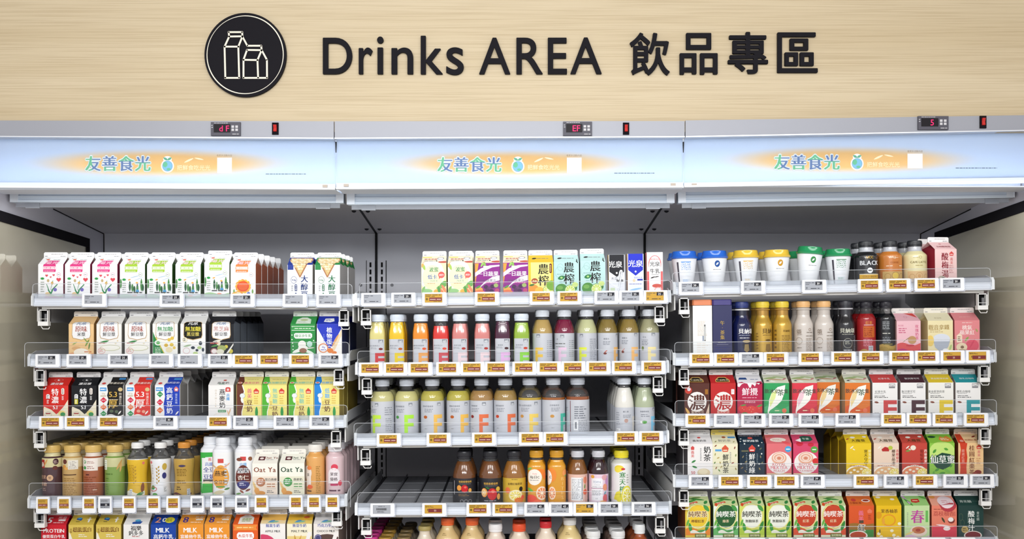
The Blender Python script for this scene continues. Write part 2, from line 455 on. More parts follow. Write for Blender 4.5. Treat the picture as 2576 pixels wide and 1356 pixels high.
BAN = [dict(ch=(213.5, 382.6, 387, 436), ap=(422, 413), tx=(444, 531, 422), cap=(565, 391.5), line=(669, 755, 438), glow=(400, 411, 340, 33), plate=(547, 584, 397, 436)),
       dict(ch=(1099, 1264.5, 390, 438), ap=(1302.8, 414), tx=(1325, 1409, 421), cap=(1444, 391.5), line=(1545, 1631, 436), glow=(1290, 412, 330, 32), plate=(1426, 1463, 397, 436)),
       dict(ch=(1946, 2115, 384, 432), ap=(2155.5, 407), tx=(2178, 2264, 414), cap=(2301, 381), line=(2403, 2492, 423), glow=(2130, 403, 330, 32), plate=(2282, 2320, 387, 424))]
STRIP = [((303, 305), (342, 347)), ((305, 304.5), (347, 343)), ((303, 289), (343, 326))]      # grey strip: top and bottom (each: at both ends)
LIP = [((459, 463), (472, 477)), ((461, 459), (476, 472)), ((460, 446), (471, 457))]
COVER = [(27, 477, 865, 479, 509, 513), (873, 479, 1696, 475, 515, 511), (1705, 474, 2550, 460, 511, 493)]
CTRL = [((532, 606, 308, 342), (685, 701, 309, 339), 'd F'), ((1416.6, 1489, 307, 342), (1567, 1582.5, 309, 339), 'EF'), ((2307.8, 2384, 293, 327), (2464, 2480, 292, 323), '5')]


def build_coolers():
    for i in range(3):
        X0, X1 = XS[i]
        t = thing('display_cooler', ['open refrigerated display cooler holding soy milk and milk cartons', 'open refrigerated display cooler in the middle, holding bottled juices',
                                     'open refrigerated display cooler holding tea cartons, cups and coffee'][i], 'cooler', (X0, 2.84, 0))
        D = Vector((-X0, -2.84, 0))
        def put(mb, name, par=t, **kw):
            mb.v = [(v[0] + D.x, v[1] + D.y, v[2]) for v in mb.v] if par is t else mb.v
            return mb.obj(name, par, **kw)
        zt = lambda y, Y: wz(y, Y)
        # aluminium strip carrying the controls
        (a0, a1), (b0, b1) = STRIP[i]
        mb = MB(); Y = 2.834
        mb.extr([(X0 + .0012, zt(b0, Y)), (X1 - .0012, zt(b1, Y)), (X1 - .0012, zt(a1, Y)), (X0 + .0012, zt(a0, Y))], Y, Y + .03, ALU); put(mb, 'header_strip')
        mb = MB(); mb.extr([(X0 + .0012, zt(b0, Y) - .003), (X1 - .0012, zt(b1, Y) - .003), (X1 - .0012, zt(b1, Y)), (X0 + .0012, zt(b0, Y))], Y - .004, Y + .03, mat('d9dce2', .3, .3)); put(mb, 'strip_edge')
        # light box: printed translucent panel, housing, bottom rail
        (c0, c1), (d0, d1) = LIP[i]; Yp = 2.862
        B = BAN[i]; gx, gy, gw, gh = B['glow']; cx, cz = wx(gx, Yp), wz(gy, Yp)
        k = Yp / FP
        mb = MB(); g = .002
        P = [(X0 + g - cx, zt(c0, Yp) - cz), (X1 - g - cx, zt(c1, Yp) - cz), (X1 - g - cx, zt(b1, Yp) + .004 - cz), (X0 + g - cx, zt(b0, Yp) + .004 - cz)]
        mb.extr(P, 0, .003, glow_panel_mat(gw * k * 1.08, gh * k * 1.2))
        lb = link('light_box_panel', mb.mesh('light_box_panel'), t, (cx - X0, Yp - 2.84, cz))
        mb = MB(); zb = min(zt(d0, 2.87), zt(d1, 2.87)); ztop = 2.0; hm = mat('eaf0fa', .6)
        mb.box(X0 + .003, 2.972, zb, X1 - .003, 2.978, ztop, hm); mb.box(X0 + .003, 2.866, zb, X1 - .003, 2.972, zb + .003, hm); put(mb, 'light_box_housing')
        mb = MB()
        L = lambda y0, y1, o: [(X0 + .001, zt(y0[0], Yp) + o), (X1 - .001, zt(y0[1], Yp) + o)]
        mb.extr([(X0 + .001, zt(d0, Yp)), (X1 - .001, zt(d1, Yp)), (X1 - .001, zt(c1, Yp)), (X0 + .001, zt(c0, Yp))], Yp - .004, Yp + .018, mat('e6effa', 1.0))
        mb.extr([(X0 + .001, zt(d0, Yp) - .001), (X1 - .001, zt(d1, Yp) - .001), (X1 - .001, zt(d1, Yp) + .004), (X0 + .001, zt(d0, Yp) + .004)], Yp - .010, Yp + .018, mat('f2f8ff', .3))
        put(mb, 'light_box_rail')
        for s in (X0 + .022, X1 - .035):
            mb = MB(); f = (s - X0) / (X1 - X0); z = zt(c0 + (c1 - c0) * f, Yp) - .006
            mb.box(s, Yp - .008, z - .004, s + .013, Yp - .004, z + .003, mat('b7a99a', .4)); put(mb, 'clip')
        # printing on the panel
        x0, x1, y0, y1 = B['ch']; s = (x1 - x0) / 4.05; ops = []
        G, Bl = '!7ccaa2', '!7590c0'
        dirs = [(math.cos(q * math.pi / 5), math.sin(q * math.pi / 5)) for q in range(10)]
        cc = [(c, x0 + s * (j + .5)) for j, c in enumerate('友善食光')]; ccy = -(y0 + y1) / 2
        for col_, rd in (('!c3d8e2', 3.2), ('!f4fbff', 2.4)):
            for d in dirs: ops.append((col_, [t_ for c, ccx in cc for t_ in text_tris(c, ccx + d[0] * rd, ccy + d[1] * rd, s * .97)]))
        for b_ in (-.03, 0, .03):
            for j, (c, ccx) in enumerate(cc):
                lo, hi = cut(text_tris(c, ccx, ccy, s * .97, False, b_), [0, 1, 1, 1][j], [ccx - 2, ccy - 9, ccy + 6, ccy + 2][j])
                ops.append(([G, G, Bl, G][j], lo)); ops.append(([Bl, Bl, G, Bl][j], hi))
        ax, ay = B['ap']
        ops += [('!f4fbff', ell(ax, -ay - 5, 16.5, 17)), ('!f4fbff', ell(ax, -ay + 12, 11, 8)), ('!8ecdf0', ell(ax, -ay - 5, 12.5, 13)), ('!7ccfa8', ell(ax - 6, -ay - 1, 6, 7)), ('!7ccfa8', ell(ax + 3, -ay - 13, 5, 3))]
        ops += parse_ops('F %f %f 12 6 30 !6fb79c;F %f %f 12 6 150 !6fb79c;Q %f %f 13 13.5 .8 !7aa4cf' % (ax + 5, -ay + 13, ax - 5, -ay + 13, ax, -ay - 5))
        t0, t1, ty = B['tx']
        ops.append(('!fff6df', text_tris('把鮮食吃光光', (t0 + t1) / 2, -ty, (t1 - t0) / 6.2, False, .02)))
        ops += parse_ops('F %f %f 26 5 25 !fdf0d4;F %f %f 24 4 -12 !fdf0d4' % ((t0 + t1) / 2 - 12, -ty + 18, (t0 + t1) / 2 + 14, -ty + 22))
        p = B['plate']
        ops.append(('!f6faff', fan([(p[0], -p[3]), (p[1], -p[3]), (p[1], -p[2]), (p[0], -p[2])])))
        ops.append(('!a08f78', text_tris('看更多活動內容', B['cap'][0], -B['cap'][1], 5.6)))
        l = B['line']; ops += parse_ops('M %f %f %f %f 1 !67707c' % (l[0], -l[2] - 2, l[1] + 20, -l[2] + 2))
        mm = lambda u, v, o: (wx(u, Yp) - cx, -o, wz(-v, Yp) - cz)
        print_flat(ops, 1, 0, lb, '', mm, None, lift=.00004, base=.0004).obj('banner_print', lb)
        # thermostat and switch
        (u0, u1, v0, v1), (w0, w1, s0, s1), dig = CTRL[i]; Yc = 2.834
        th = MB(); th.box(wx(u0, Yc), Yc - .006, wz(v1, Yc), wx(u1, Yc), Yc + .004, wz(v0, Yc), mat('55545e', .45)); tho = put(th, 'thermostat', label='dark grey digital thermostat with red digits')
        loc = lambda px, py, dy: (wx(px, Yc) - X0, Yc - .006 - dy - 2.84, wz(py, Yc))
        wq = (u1 - u0); h = v1 - v0
        th = MB(); a, b = loc(u0 + wq * .1, v0 + h * .77, 0), loc(u0 + wq * .66, v0 + h * .16, 0)
        th.box(a[0], a[1] - .0008, a[2], b[0], a[1] + .001, b[2], mat('120c14', .5)); th.obj('screen', tho)
        dg = print_flat([('*ff2060', text_tris(dig.replace(' ', '_'), u0 + wq * .45, -(v0 + h * .47), h * .62, False, .02))], 1, 0, None, '', lambda u, v, o: loc(u, -v, .001), None); dg.obj('red_digit', tho)
        for bx in (.75, .88):
            for by in (.35, .58):
                th = MB(); a = loc(u0 + wq * bx, v0 + h * by, 0); th.box(a[0] - .0035, a[1] - .0018, a[2] - .0032, a[0] + .0035, a[1] + .001, a[2] + .0032, mat('c9c8cc', .5)); th.obj('button', tho)
        print_flat(parse_ops('M %f %f %f %f 1 c8c8cc;M %f %f %f %f 1 b8b8bc;M %f %f %f %f 2 b8b8bc' % (u0 + 8, -v0 - 4, u0 + wq * .6, -v0 - 1, u1 - 20, -v1 + 1.5, u1 - 3, -v1 + 6, u0 + 1.5, -v0 - 16, u0 + 6, -v0 - 6)), 1, 0, None, '', lambda u, v, o: loc(u, -v, o), None).obj('small_print', tho)
        th = MB(); th.box(wx(w0, Yc), Yc - .004, wz(s1, Yc), wx(w1, Yc), Yc + .004, wz(s0, Yc), mat('141118', 1.0)); sw = put(th, 'power_switch', label='black rocker switch with red key')
        th = MB(); a, b = loc(w0 + 4, s1 - 7, -.002), loc(w1 - 4, s0 + 6, -.002)
        th.extr([(a[1], a[2]), (a[1] - .004, a[2] + .001), (a[1] - .002, (a[2] + b[2]) / 2), (a[1] - .006, b[2]), (a[1], b[2])], a[0], b[0], mat('c22a26', .3), 'x'); th.obj('rocker', sw)
        # night blind cassette under the light box
        p0, q0, p1, q1, r0, r1 = COVER[i]; Y = 3.0
        lo, ro, Lc = frame(p0, q0, p1, q1, Y); e = bpy.data.objects.new('lamp_cover', None)
        H = wz(q0, Y) - wz(r0, Y); mb = MB()
        prof = [(0, -H), (-.002, -H + .003), (-.002, -H * .8), (.001, -H * .76), (.001, -H * .6), (-.001, -H * .56), (-.001, -H * .48), (.004, -H * .44), (.005, -.004), (.002, 0), (.03, 0), (.03, -H)]
        mb.extr([(a, b) for a, b in prof], 0, Lc, mat('dbe6f2', 1.0), 'x')
        cv = mb.obj('blind_cassette', t); cv.location = (lo[0] - X0, lo[1] - 2.84, lo[2]); cv.rotation_euler = ro
        for xx in (0, Lc):
            mb = MB(); mb.box(xx - (.002 if xx else -.0), -.006, -H, xx + (.0 if xx else .002) , .03, .001, PLAST)
            mb.box(xx - (.022 if xx else 0), -.004, -H * .98, xx + (0 if xx else .022), .001, -.002, PLAST); mb.obj('cassette_cap', cv)
        mb = MB(); mb.box(.012, .006, -H - .013, Lc - .012, .009, -H, FROST); mb.box(.012, .0055, -H - .0135, Lc - .012, .0095, -H - .012, FROST)
        for xx in (.04, Lc - .08): mb.box(xx, .004, -H - .016, xx + .04, .006, -H - .001, FROST)
        mb.obj('clear_strip', cv)
        # canopy, back, dark joint
        zc = lambda Y: 1.841 - .1106 * (Y - 3.30)
        g = .004
        mb = MB(); mb.extr([(2.99, zc(2.99)), (3.707, zc(3.707)), (3.715, zc(3.707) + .01), (2.99, zc(2.99) + .01)], X0 + g, X1 - g, DGREY, 'x'); put(mb, 'canopy_panel')
        mb = MB(); mb.box(X0 + g, 3.707, .5, X1 - g, 3.72, zc(3.707), GREY); put(mb, 'back_panel')
        mb = MB(); mb.box(X0 + g, 3.62 - .62, .5, X1 - g, 3.707, .52, GREY); put(mb, 'base_deck')
        if i < 2:
            mb = MB(); mb.box(X1 - g + .0003, 3.70, .5, X1 + g - .0003, 3.715, zc(3.7), BLK)
            mb.extr([(2.99, zc(2.99) - .001), (3.70, zc(3.70) - .001), (3.70, zc(3.7) + .01), (2.99, zc(2.99) + .01)], X1 - g + .0003, X1 + g - .0003, BLK, 'x'); put(mb, 'joint_gasket')
            mb = MB(); mb.extr([(X1 - .0006, wz(385, 2.87)), (X1 + .0006, wz(385, 2.87)), (X1 + .0018, 1.977), (X1 - .0018, 1.977)], 2.8605, 2.8655, BLK); put(mb, 'seam_shade')  # tapered black sliver: shade at the top of the panel seam, modelled solid
        for s, xa in (((1, X0)), ((-1, X1))):
            if (i == 0 and s == 1) or (i == 2 and s == -1): continue
            xa2 = xa + s * .033
            mb = MB(); mb.box(min(xa + s * .005, xa2), 3.702, .5, max(xa + s * .005, xa2), 3.707, wz(655, 3.7), GREY); st = put(mb, 'upright_strip')
            mb = MB(); z = wz(660, 3.7)
            sx = xa + s * .020 - X0
            while z > .8: mb.box(sx - .0032, 3.7005 - 2.84, z - .017, sx + .0032, 3.703 - 2.84, z, SLOT); z -= .0250
            mb.obj('slot_row', st)
            mb = MB(); mb.box(min(xa2, xa2 + s * .0025), 3.7045, .5, max(xa2, xa2 + s * .0025), 3.707, wz(655, 3.7), SLOT); put(mb, 'shadow_strip')  # solid near-black strip painted in as the shadow along the upright's edge
            for yb in (3.33, 3.62):
                mb = MB(); c = Vector((xa + s * .022, yb, zc(yb)))
                mb.lathe([(-.006, .002), (-.004, .006), (0, .008)], mat('2a2a30', .4, .5), seg=10); mb.v = [(v[0] + c.x, v[1] + c.y, v[2] + c.z) for v in mb.v]; put(mb, 'bolt')
        for bx, bz in ((.055, wz(717, 3.7)),):
            for s, xa in ((1, X0), (-1, X1)):
                mb = MB()
                c = (xa + s * bx, 3.707, bz); n = 12
                mb.extr([(c[0] + .0055 * math.cos(2 * math.pi * q / n), c[2] + .0055 * math.sin(2 * math.pi * q / n)) for q in range(n)], 3.7045, 3.707, mat('4a4a52', .4)); put(mb, 'rivet')
        # end walls with framed double glazing
        if i != 1:
            s, XE = (-1, X0) if i == 0 else (1, X1)
            mb = MB(); mb.box(min(XE, XE + s * .03), 2.868, .5, max(XE, XE + s * .03), 3.72, 1.99, ENDP); put(mb, 'end_wall')
            za, zb2 = (1.80, 1.768) if i == 0 else (1.827, 1.789); Ya, Yb = 2.90, 3.572
            sl = (zb2 - za) / (3.57 - 2.955); zA = lambda Y: za + sl * (Y - 2.955)
            xi = XE - s * .006
            fr = MB(); dk = mat('17151b', 1.0)
            fr.extr([(Ya, zA(Ya) - .03), (Yb, zA(Yb) - .03), (Yb, zA(Yb)), (Ya, zA(Ya))], min(xi, XE), max(xi, XE), dk, 'x')
            fr.box(min(xi, XE), Yb - .024, .5, max(xi, XE), Yb, zA(Yb) - .03, dk); put(fr, 'window_frame')
            mb = MB(); xg = XE - s * .002
            mb.extr([(Ya, .5), (Yb - .024, .5), (Yb - .024, zA(Yb) - .03), (Ya, zA(Ya) - .03)], min(xg, XE), max(xg, XE), mirror_mat(), 'x'); put(mb, 'side_glass')
            mb = MB(); mb.bar([(XE - s * .001, 3.30, zc(3.30) - .001), (XE - s * .001, 3.706, zc(3.706) - .001), (XE - s * .001, 3.706, 1.2)], .0018, BLK); put(mb, 'seam')


# ---------------------------------------------------------------- shelves
SH = {  # rail ends px, rail top y at both ends, fence ends px, fence rise px
    'L1': (82, 888, 739, 740, 83, 886, 25), 'L2': (73, 875, 891, 890, 63, 878, 29), 'L3': (72, 868, 1047, 1045, 68, 874, 26), 'L4': (73, 870, 1248, 1243.5, 74, 882, 33), 'L5': (75, 872, 1401, 1398, 75, 876, 28),
    'C1': (895, 1684, 738, 730.5, 905, 1688, 25), 'C2': (897, 1680, 912.5, 907.5, 900, 1686, 29), 'C3': (894, 1680, 1090.6, 1084, 891, 1678, 26), 'C4': (896, 1686, 1266, 1262, 900, 1689, 27), 'C5': (896, 1686, 1440, 1436, 900, 1688, 28),
    'R1': (1697, 2498, 710, 698, 1691.5, 2491, 24), 'R2': (1697, 2503, 888.5, 880.5, 1697, 2504, 27), 'R3': (1697, 2505, 1041, 1038.5, 1698, 2506, 33), 'R4': (1697, 2507, 1195, 1192.5, 1698, 2508, 28), 'R5': (1697, 2508, 1353, 1351, 1698, 2508, 28)}
ORD = ['top', 'second', 'third', 'fourth', 'fifth']
SHN = {k: '%s shelf' % ORD[int(k[1]) - 1] for k in SH}
def bayn(k): return BAYN['LCR'.index(k[0])]
SFR = {}


def build_shelf(key):
    p0, p1, y0, y1, f0, f1, fr = SH[key]; Y = 3.0
    base = [(y + 12) for y in (y0, y1)]
    loc, rot, L = frame(p0, base[0], p1, base[1], Y); SFR[key] = (loc, rot, L)
    k = Y / FP
    what = {'L1': 'sunny soy milk cartons', 'L2': 'rice and bean milk cartons', 'L3': 'strong soy milk cartons', 'L4': 'oat drinks in bottles', 'L5': 'protein and flavoured milk cartons',
            'C1': 'vegetable juice and lime cartons', 'C2': 'fourteen white-capped juice bottles', 'C3': 'wide white-capped tea bottles', 'C4': 'empty roller lanes beside vinegar drinks', 'C5': 'small yogurt and milk bottles',
            'R1': 'lidded coffee cups and coffee cans', 'R2': 'gold and cream coffee bottles', 'R3': 'leaf-printed tea cartons', 'R4': 'milk tea cartons', 'R5': 'fruit and lemon tea cartons'}[key]
    t = thing('cooler_shelf', 'white cooler shelf carrying %s, %s in the %s' % (what, SHN[key].replace(' shelf', ''), bayn(key)), 'shelf', loc, rot)
    zr = 12 * k; zb = zr - 31 * k; D = .60
    mb = MB(); mb.box(.006, .012, -.006, L - .006, D, -.0012, mat('34343b', .5)); mb.obj('tray', t)
    # roller lanes on the tray
    n = 12; wl = (L - .03) / n; lanes = key in ('C4', 'L2', 'C1', 'C3', 'R4')
    if lanes:
        for i in range(n):
            mb = MB(); xa = .015 + i * wl + .004; xb = .015 + (i + 1) * wl - .004
            for j in range(4):
                ya = .05 + j * .135; mb.box(xa, ya, -.0012, xb, ya + .128, 0, mat('b4b6bc', .35, .1))
            mb.obj('roller_mat', t)
        if key == 'C4':
            for i in (1, 2):
                mb = MB(); x = .015 + i * wl; mb.box(x - .001, .03, 0, x + .001, D - .01, .010, mat('9a9ba2', .4)); mb.obj('lane_divider', t)
    # price rail
    mb = MB()
    zs = zr - 11 * k
    mb.extr([(0, zb), (.002, zb - .001), (.012, zb - .001), (.012, zs), (.004, zs), (.002, zs - .002), (.0035, zs - .006), (.0035, zs - .011), (.001, zs - .012), (.001, zb + .005), (-.001, zb + .004)], .003, L - .003, mat('f1f6fe', .3), 'x')
    mb.obj('price_rail', t)
    mb = MB(); mb.extr([(.0025, zs), (.0045, zs), (.0045, zr), (.0025, zr)], .003, L - .003, RAILC, 'x')
    mb.box(.003, .0015, zr - .0012, L - .003, .0055, zr, EDGE); mb.obj('rail_window', t)
    mb = MB(); mb.extr([(.014, zb - .008), (.016, zb - .008), (.016, -.001), (.010, -.001), (.010, zb), (.014, zb)], .02, L - .02, mat('cfcdc8', .4), 'x'); mb.obj('front_lip', t)
    # clear riser panel
    fx0, fx1 = (f0 - p0) * k, L + (f1 - p1) * k; ft = zr + fr * k
    rad = .008; poly = [(fx0, zb - .001), (fx1, zb - .001), (fx1, ft - rad), (fx1 - rad * .3, ft - rad * .3), (fx1 - rad, ft), (fx0 + rad, ft), (fx0 + rad * .3, ft - rad * .3), (fx0, ft - rad)]
    mb = MB(); mb.face([(p[0], -.0022, p[1]) for p in poly], CLEAR)
    loop = poly[2:] + [poly[0]]
    mb.bar([(p[0], -.0022, p[1]) for p in ([poly[1]] + loop)], .0007, EDGE, 5)
    mb.obj('clear_fence', t)
    # side walls, end caps, brackets
    sm = mat('c6c8cc', .4)
    for s, x in ((1, 0.0), (-1, L)):
        a, b = (x - .0035, x - .0005) if s > 0 else (x + .0005, x + .0035)
        mb = MB(); mb.extr([(.012, -.008), (D, -.008), (D, .022), (.05, .022), (.02, .014), (.012, .006)], a, b, sm, 'x'); mb.obj('tray_side', t)
        mb = MB(); c = x - s * .004
        mb.extr([(-.0015, zb + .001), (.016, zb + .001), (.016, zr - .002), (.006, zr + .001), (-.0015, zr - .008)], min(c, x + s * .004), max(c, x + s * .004), mat('e9edf0', 1.0), 'x'); mb.obj('end_cap', t)
        xo = x + s * .014
        zz = zb - .008; br = MB(); bm = mat('ececea', .45)
        q0, q1 = sorted((x + s * .002, x + s * .005))
        br.extr([(.024, zz - .036), (.10, zz - .040), (.60, zz - .040), (.66, zz - .02), (.66, zz + .012), (.024, zz + .006)], q0, q1, bm, 'x')
        bo = br.obj('bracket', t)
        hk = MB(); w = mat('eeeeec', .4)
        h0, h1 = sorted((xo, xo + s * .027)); zt2, zl = zz - .002, zz - .044
        hk.box(h0, .006, zl, h0 + .0026, .020, zt2, w); hk.box(h1 - .0026, .006, zl, h1, .020, zt2, w); hk.box(h0, .006, zt2 - .0026, h1, .020, zt2, w)
        hk.box(h0 - .001, .004, zl - .004, h1 + .001, .022, zl + .008, w); hk.box(h0, .021, zl, h1, .026, zt2, SLOT)
        hk.box((h0 + h1) / 2 + .001, .012, zl + .006, (h0 + h1) / 2 + .007, .018, zt2 - .012, mat('77777a', .4)); hk.box(h0, .008, zl + .015, h1, .010, zl + .0162, w)
        wy = zl - .004
        hk.bar([(h0 + .004, .012, wy), (h0 + .010, .012, wy - .009), (h1, .012, wy - .009), (h1 + .002, .012, wy - .003)], .0012, w)
        hk.obj('hook', bo)
    return t


# ---------------------------------------------------------------- electronic price tags
TAGN = {}


def tag_proto(kind, num, small):
    key = (kind, num, small)
    if key in TAGN: return TAGN[key]
    if small: w, h, s = .039, .047, (.18, .30, .86, .86)
    else: w, h, s = .0700, .0372, (.125, .235, .82, .87)
    mb = MB(); c = .003; P = [(c, 0), (w - c, 0), (w, c), (w - .001, h - .001), (w - .003, h), (.003, h), (.001, h - .001), (0, c)]
    n = len(P); q = [(p[0] - w / 2 + (-.0006 if p[0] > w / 2 else .0006), -.0105, p[1] - h / 2 + (.0008 if p[1] < h / 2 else -.0008)) for p in P]; f = [(p[0] - w / 2, -.009, p[1] - h / 2) for p in P]; b = [(p[0] - w / 2, -.0026, p[1] - h / 2) for p in P]
    mb.raw(q + f + b, [tuple(range(n))] + [(i + n * j, i + n * (j + 1), (i + 1) % n + n * (j + 1), (i + 1) % n + n * j) for j in (0, 1) for i in range(n)] + [tuple(range(3 * n - 1, 2 * n - 1, -1))], WHITE)
    me = mb.mesh('tag_housing')
    # clear pocket the tag sits in
    mb = MB(); mb.box(-w / 2 - .0012, -.0088, -h / 2 - .0014, w / 2 + .0012, -.0066, -h / 2, mat('d4dcec', .3)); mb.box(w / 2, -.0088, -h / 2, w / 2 + .0014, -.0066, h / 2 - .002, mat('d4dcec', .3)); me2 = mb.mesh('tag_pocket')
    sx0, sz0, sx1, sz1 = s[0] * w - w / 2, s[1] * h - h / 2, s[2] * w - w / 2, s[3] * h - h / 2
    yel = kind in 'yYn'; bg = 'cda038' if yel else 'aaaeb6'
    mb = MB(); mb.box(sx0, -.0108, sz0, sx1, -.0100, sz1, mat(bg, .18)); mb.box(sx0 - .0006, -.01065, sz0 - .0006, sx1 + .0006, -.0100, sz1 + .0006, mat('8a8378' if yel else '8d8f98', .3)); me3 = mb.mesh('tag_screen')
    if small:
        ops = 'M 6 66 94 92 3 3c3a30;R 2 22 98 52 %s;T %s 62 36 26 fff;M 4 4 92 16 1 333' % ('7d3434' if yel else '2c2d36', num or '買') if not yel else 'M 6 66 94 92 3 4a3a10;R 2 22 98 50 7d3434;M 8 28 94 44 1 e8c8c0;M 4 4 92 16 1 4a3a10'
    elif kind == 'y': ops = 'M 3 80 96 96 1 5a4410;M 3 64 60 78 1 4a3a10;R 5 26 17 52 7a6224;R 25 18 98 58 7d3434;M 29 28 96 44 1 f0d4cc;M 50 4 95 14 1 6b5220'
    elif kind == 'n': ops = 'T %s 20 40 30 4a3a10 b;R 20 12 98 56 7d3434;T %s 60 34 30 f4d8cc;M 3 70 60 90 2 4a3a10' % ('特', num)
    elif kind == 'b': ops = 'M 30 80 70 92 1 444;' + ';'.join('R %d 40 %d 66 333' % (20 + i * 4, 22 + i * 4 + (i % 3 == 0)) for i in range(15)) + ';M 24 14 76 30 2 444'
    else: ops = ('R 60 56 99 97 23232c;T %s 76 76 37 fff;T 元 93 63 12 fff;' % num if num else '') + 'M 3 78 56 92 1 3c3d46;M 3 60 26 72 1 50515a;M 4 12 16 34 3 2c2d36;M 32 10 86 26 1 2c2d36'
    wq, hq = sx1 - sx0, sz1 - sz0
    # square units: scale text by screen height
    L = []
    asp = wq / hq
    for op in ops.split(';'):
        q = float(op.split()[2]) if op.startswith('T') else None
        for c, tr in parse_ops(op):
            if q is not None: tr = [tuple((q + (p[0] - q) / asp, p[1]) for p in t) for t in tr]
            L.append((c, tr))
    def mp(u, v, o): return (sx0 + u / 100 * wq, -.0108 - o, sz0 + v / 100 * hq)
    pm = print_flat(L, 1, 0, None, '', mp, (0, 0, 100, 100), lift=.00005, base=.0001)
    me4 = pm.mesh('tag_print')
    TAGN[key] = (me, me2, me3, me4); return TAGN[key]


def build_tags(key, lst, small=False):
    loc, rot, L = SFR[key]; k = 3.0 / FP; p0, p1, y0, y1 = SH[key][:4]
    M = Matrix.Translation(loc) @ Matrix.Rotation(rot[1], 4, 'Y'); ol = 'first second third fourth fifth sixth seventh eighth ninth tenth eleventh twelfth thirteenth fourteenth'.split()
    for i, s in enumerate(lst):
        px, kind = s[0], s[1]; num = s[2] if len(s) > 2 else ''
        x = (px - p0) * k * 1.0; zr = 12 * k; z = zr - (21.5 if small else 16) * k
        col = {'y': 'yellow promotion', 'Y': 'yellow', 'n': 'yellow promotion', 'b': 'grey barcode'}.get(kind, 'grey')
        end = {'L': 'end wall', 'C': 'soy bay', 'R': 'juice bay'}[key[0]]
        lb = '%s%s-screen price tag%s, %s from the %s, %s, %s' % ('small ' if small else '', col, ' showing ' + num if num else '', ol[i], end, SHN[key], bayn(key))
        t = thing('price_tag', lb, 'price tag', M @ Vector((x, 0, z)), (0, rot[1], 0), 'price tags')
        ms = tag_proto(kind, num, small)
        for nme, me in zip(('housing', 'pocket', 'screen', 'screen_print'), ms): link(nme, me, t)


# ---------------------------------------------------------------- products
CW, CH, CS, CF = .072, .098, .042, .015       # carton width, body, slope length, fin
PROTO = {}
KW = CW / 100


def carton_proto(key, w=CW, h=CH):
    d, fr, side, slope, fin, ops = CART[key]
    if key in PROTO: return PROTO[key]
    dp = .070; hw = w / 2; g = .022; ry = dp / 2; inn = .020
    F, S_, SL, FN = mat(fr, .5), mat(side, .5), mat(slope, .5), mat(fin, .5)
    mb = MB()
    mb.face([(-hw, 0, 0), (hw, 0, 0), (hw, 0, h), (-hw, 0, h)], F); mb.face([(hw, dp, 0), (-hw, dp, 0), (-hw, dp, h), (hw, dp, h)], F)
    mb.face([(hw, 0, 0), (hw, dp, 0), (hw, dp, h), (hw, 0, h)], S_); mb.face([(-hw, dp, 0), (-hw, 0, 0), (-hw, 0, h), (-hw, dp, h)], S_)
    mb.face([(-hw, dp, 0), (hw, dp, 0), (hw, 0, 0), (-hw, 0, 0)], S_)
    body = mb.mesh('carton_body')
    mb = MB(); e = hw - .0015
    mb.face([(-hw, 0, h), (hw, 0, h), (e, ry - .001, h + g), (-e, ry - .001, h + g)], SL); mb.face([(hw, dp, h), (-hw, dp, h), (-e, ry + .001, h + g), (e, ry + .001, h + g)], SL)
    for s in (1, -1):
        P = (s * (hw - inn), ry, h + g * .8)
        tri = [[(s * hw, 0, h), (s * hw, dp, h), P], [(s * hw, 0, h), P, (s * e, ry - .001, h + g)], [P, (s * hw, dp, h), (s * e, ry + .001, h + g)]]
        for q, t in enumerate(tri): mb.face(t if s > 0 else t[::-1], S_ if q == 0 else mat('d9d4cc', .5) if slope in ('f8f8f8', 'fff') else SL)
    gable = mb.mesh('gable_top')
    mb = MB(); r = .003; z0, z1 = h + g, h + g + CF
    mb.extr([(-e, z0), (e, z0), (e, z1 - r), (e - r, z1), (-e + r, z1), (-e, z1 - r)], ry - .0012, ry + .0012, FN)
    mb.extr([(-e, z0), (e, z0), (e, z0 + .0008), (-e, z0 + .0008)], ry - .0018, ry + .0018, FN)
    finm = mb.mesh('top_seal')
    ops = parse_ops(ops + ';M 32 %f 84 %f 1 b4b4b4;M 7 197 20 202 1 8a8a8e;M 70 197 92 201 1 8a8a8e' % (205.5, 210.5) + (';R 0 %f 100 %f dadada' % (194.2, 194.9)))
    kz = (h - CH) / KW; hu = h / KW; su = CS / KW; gs = g / CS; cs = (ry - .001) / CS
    def mp(u, v, o):
        x = (u - 50) * w / 100
        if v > 136: v += kz
        if v <= hu: return (x, -o, v * KW)
        if v <= hu + su: q = (v - hu) * KW; return (x, q * cs - o * gs, h + q * gs + o * cs)
        return (x, ry - .0019 - o, h + g + (v - hu - su) * KW)
    pm = print_flat(ops, 1, 0, None, '', mp, (1.2, 0, 98.8, 215), lift=.00002, base=.00012, extra=[(1, hu - kz), (1, hu - kz + su)])
    PROTO[key] = (body, gable, finm, pm.mesh('carton_print')); return PROTO[key]


def smooth_prof(b):
    """bottle profile from its key sizes (metres): r, h, sh (shoulder height), nk (neck start), nr, cap height ch"""
    r, sh, nk, nr = b['r'], b['sh'], b['nk'], b['nr']; P = [(0, r * .9), (.0015, r * .96), (.004, r)]
    w = b.get('waist', 0); n = 10
    for i in range(1, n + 1):
        z = .004 + (sh - .004) * i / n; P.append((z, r - w * math.sin(math.pi * i / n) ** 2))
    ex = b.get('ex', 1.0)
    for i in range(1, 9):
        u = i / 8; q = (1 - math.cos(math.pi * u)) / 2 if ex == 1 else 1 - math.sqrt(max(0, 1 - u * u)) if ex == 2 else ((1 - math.cos(math.pi * u)) / 2 + 1 - math.sqrt(max(0, 1 - u * u))) / 2
        P.append((sh + (nk - sh) * u, r + (nr - r) * q))
    return P


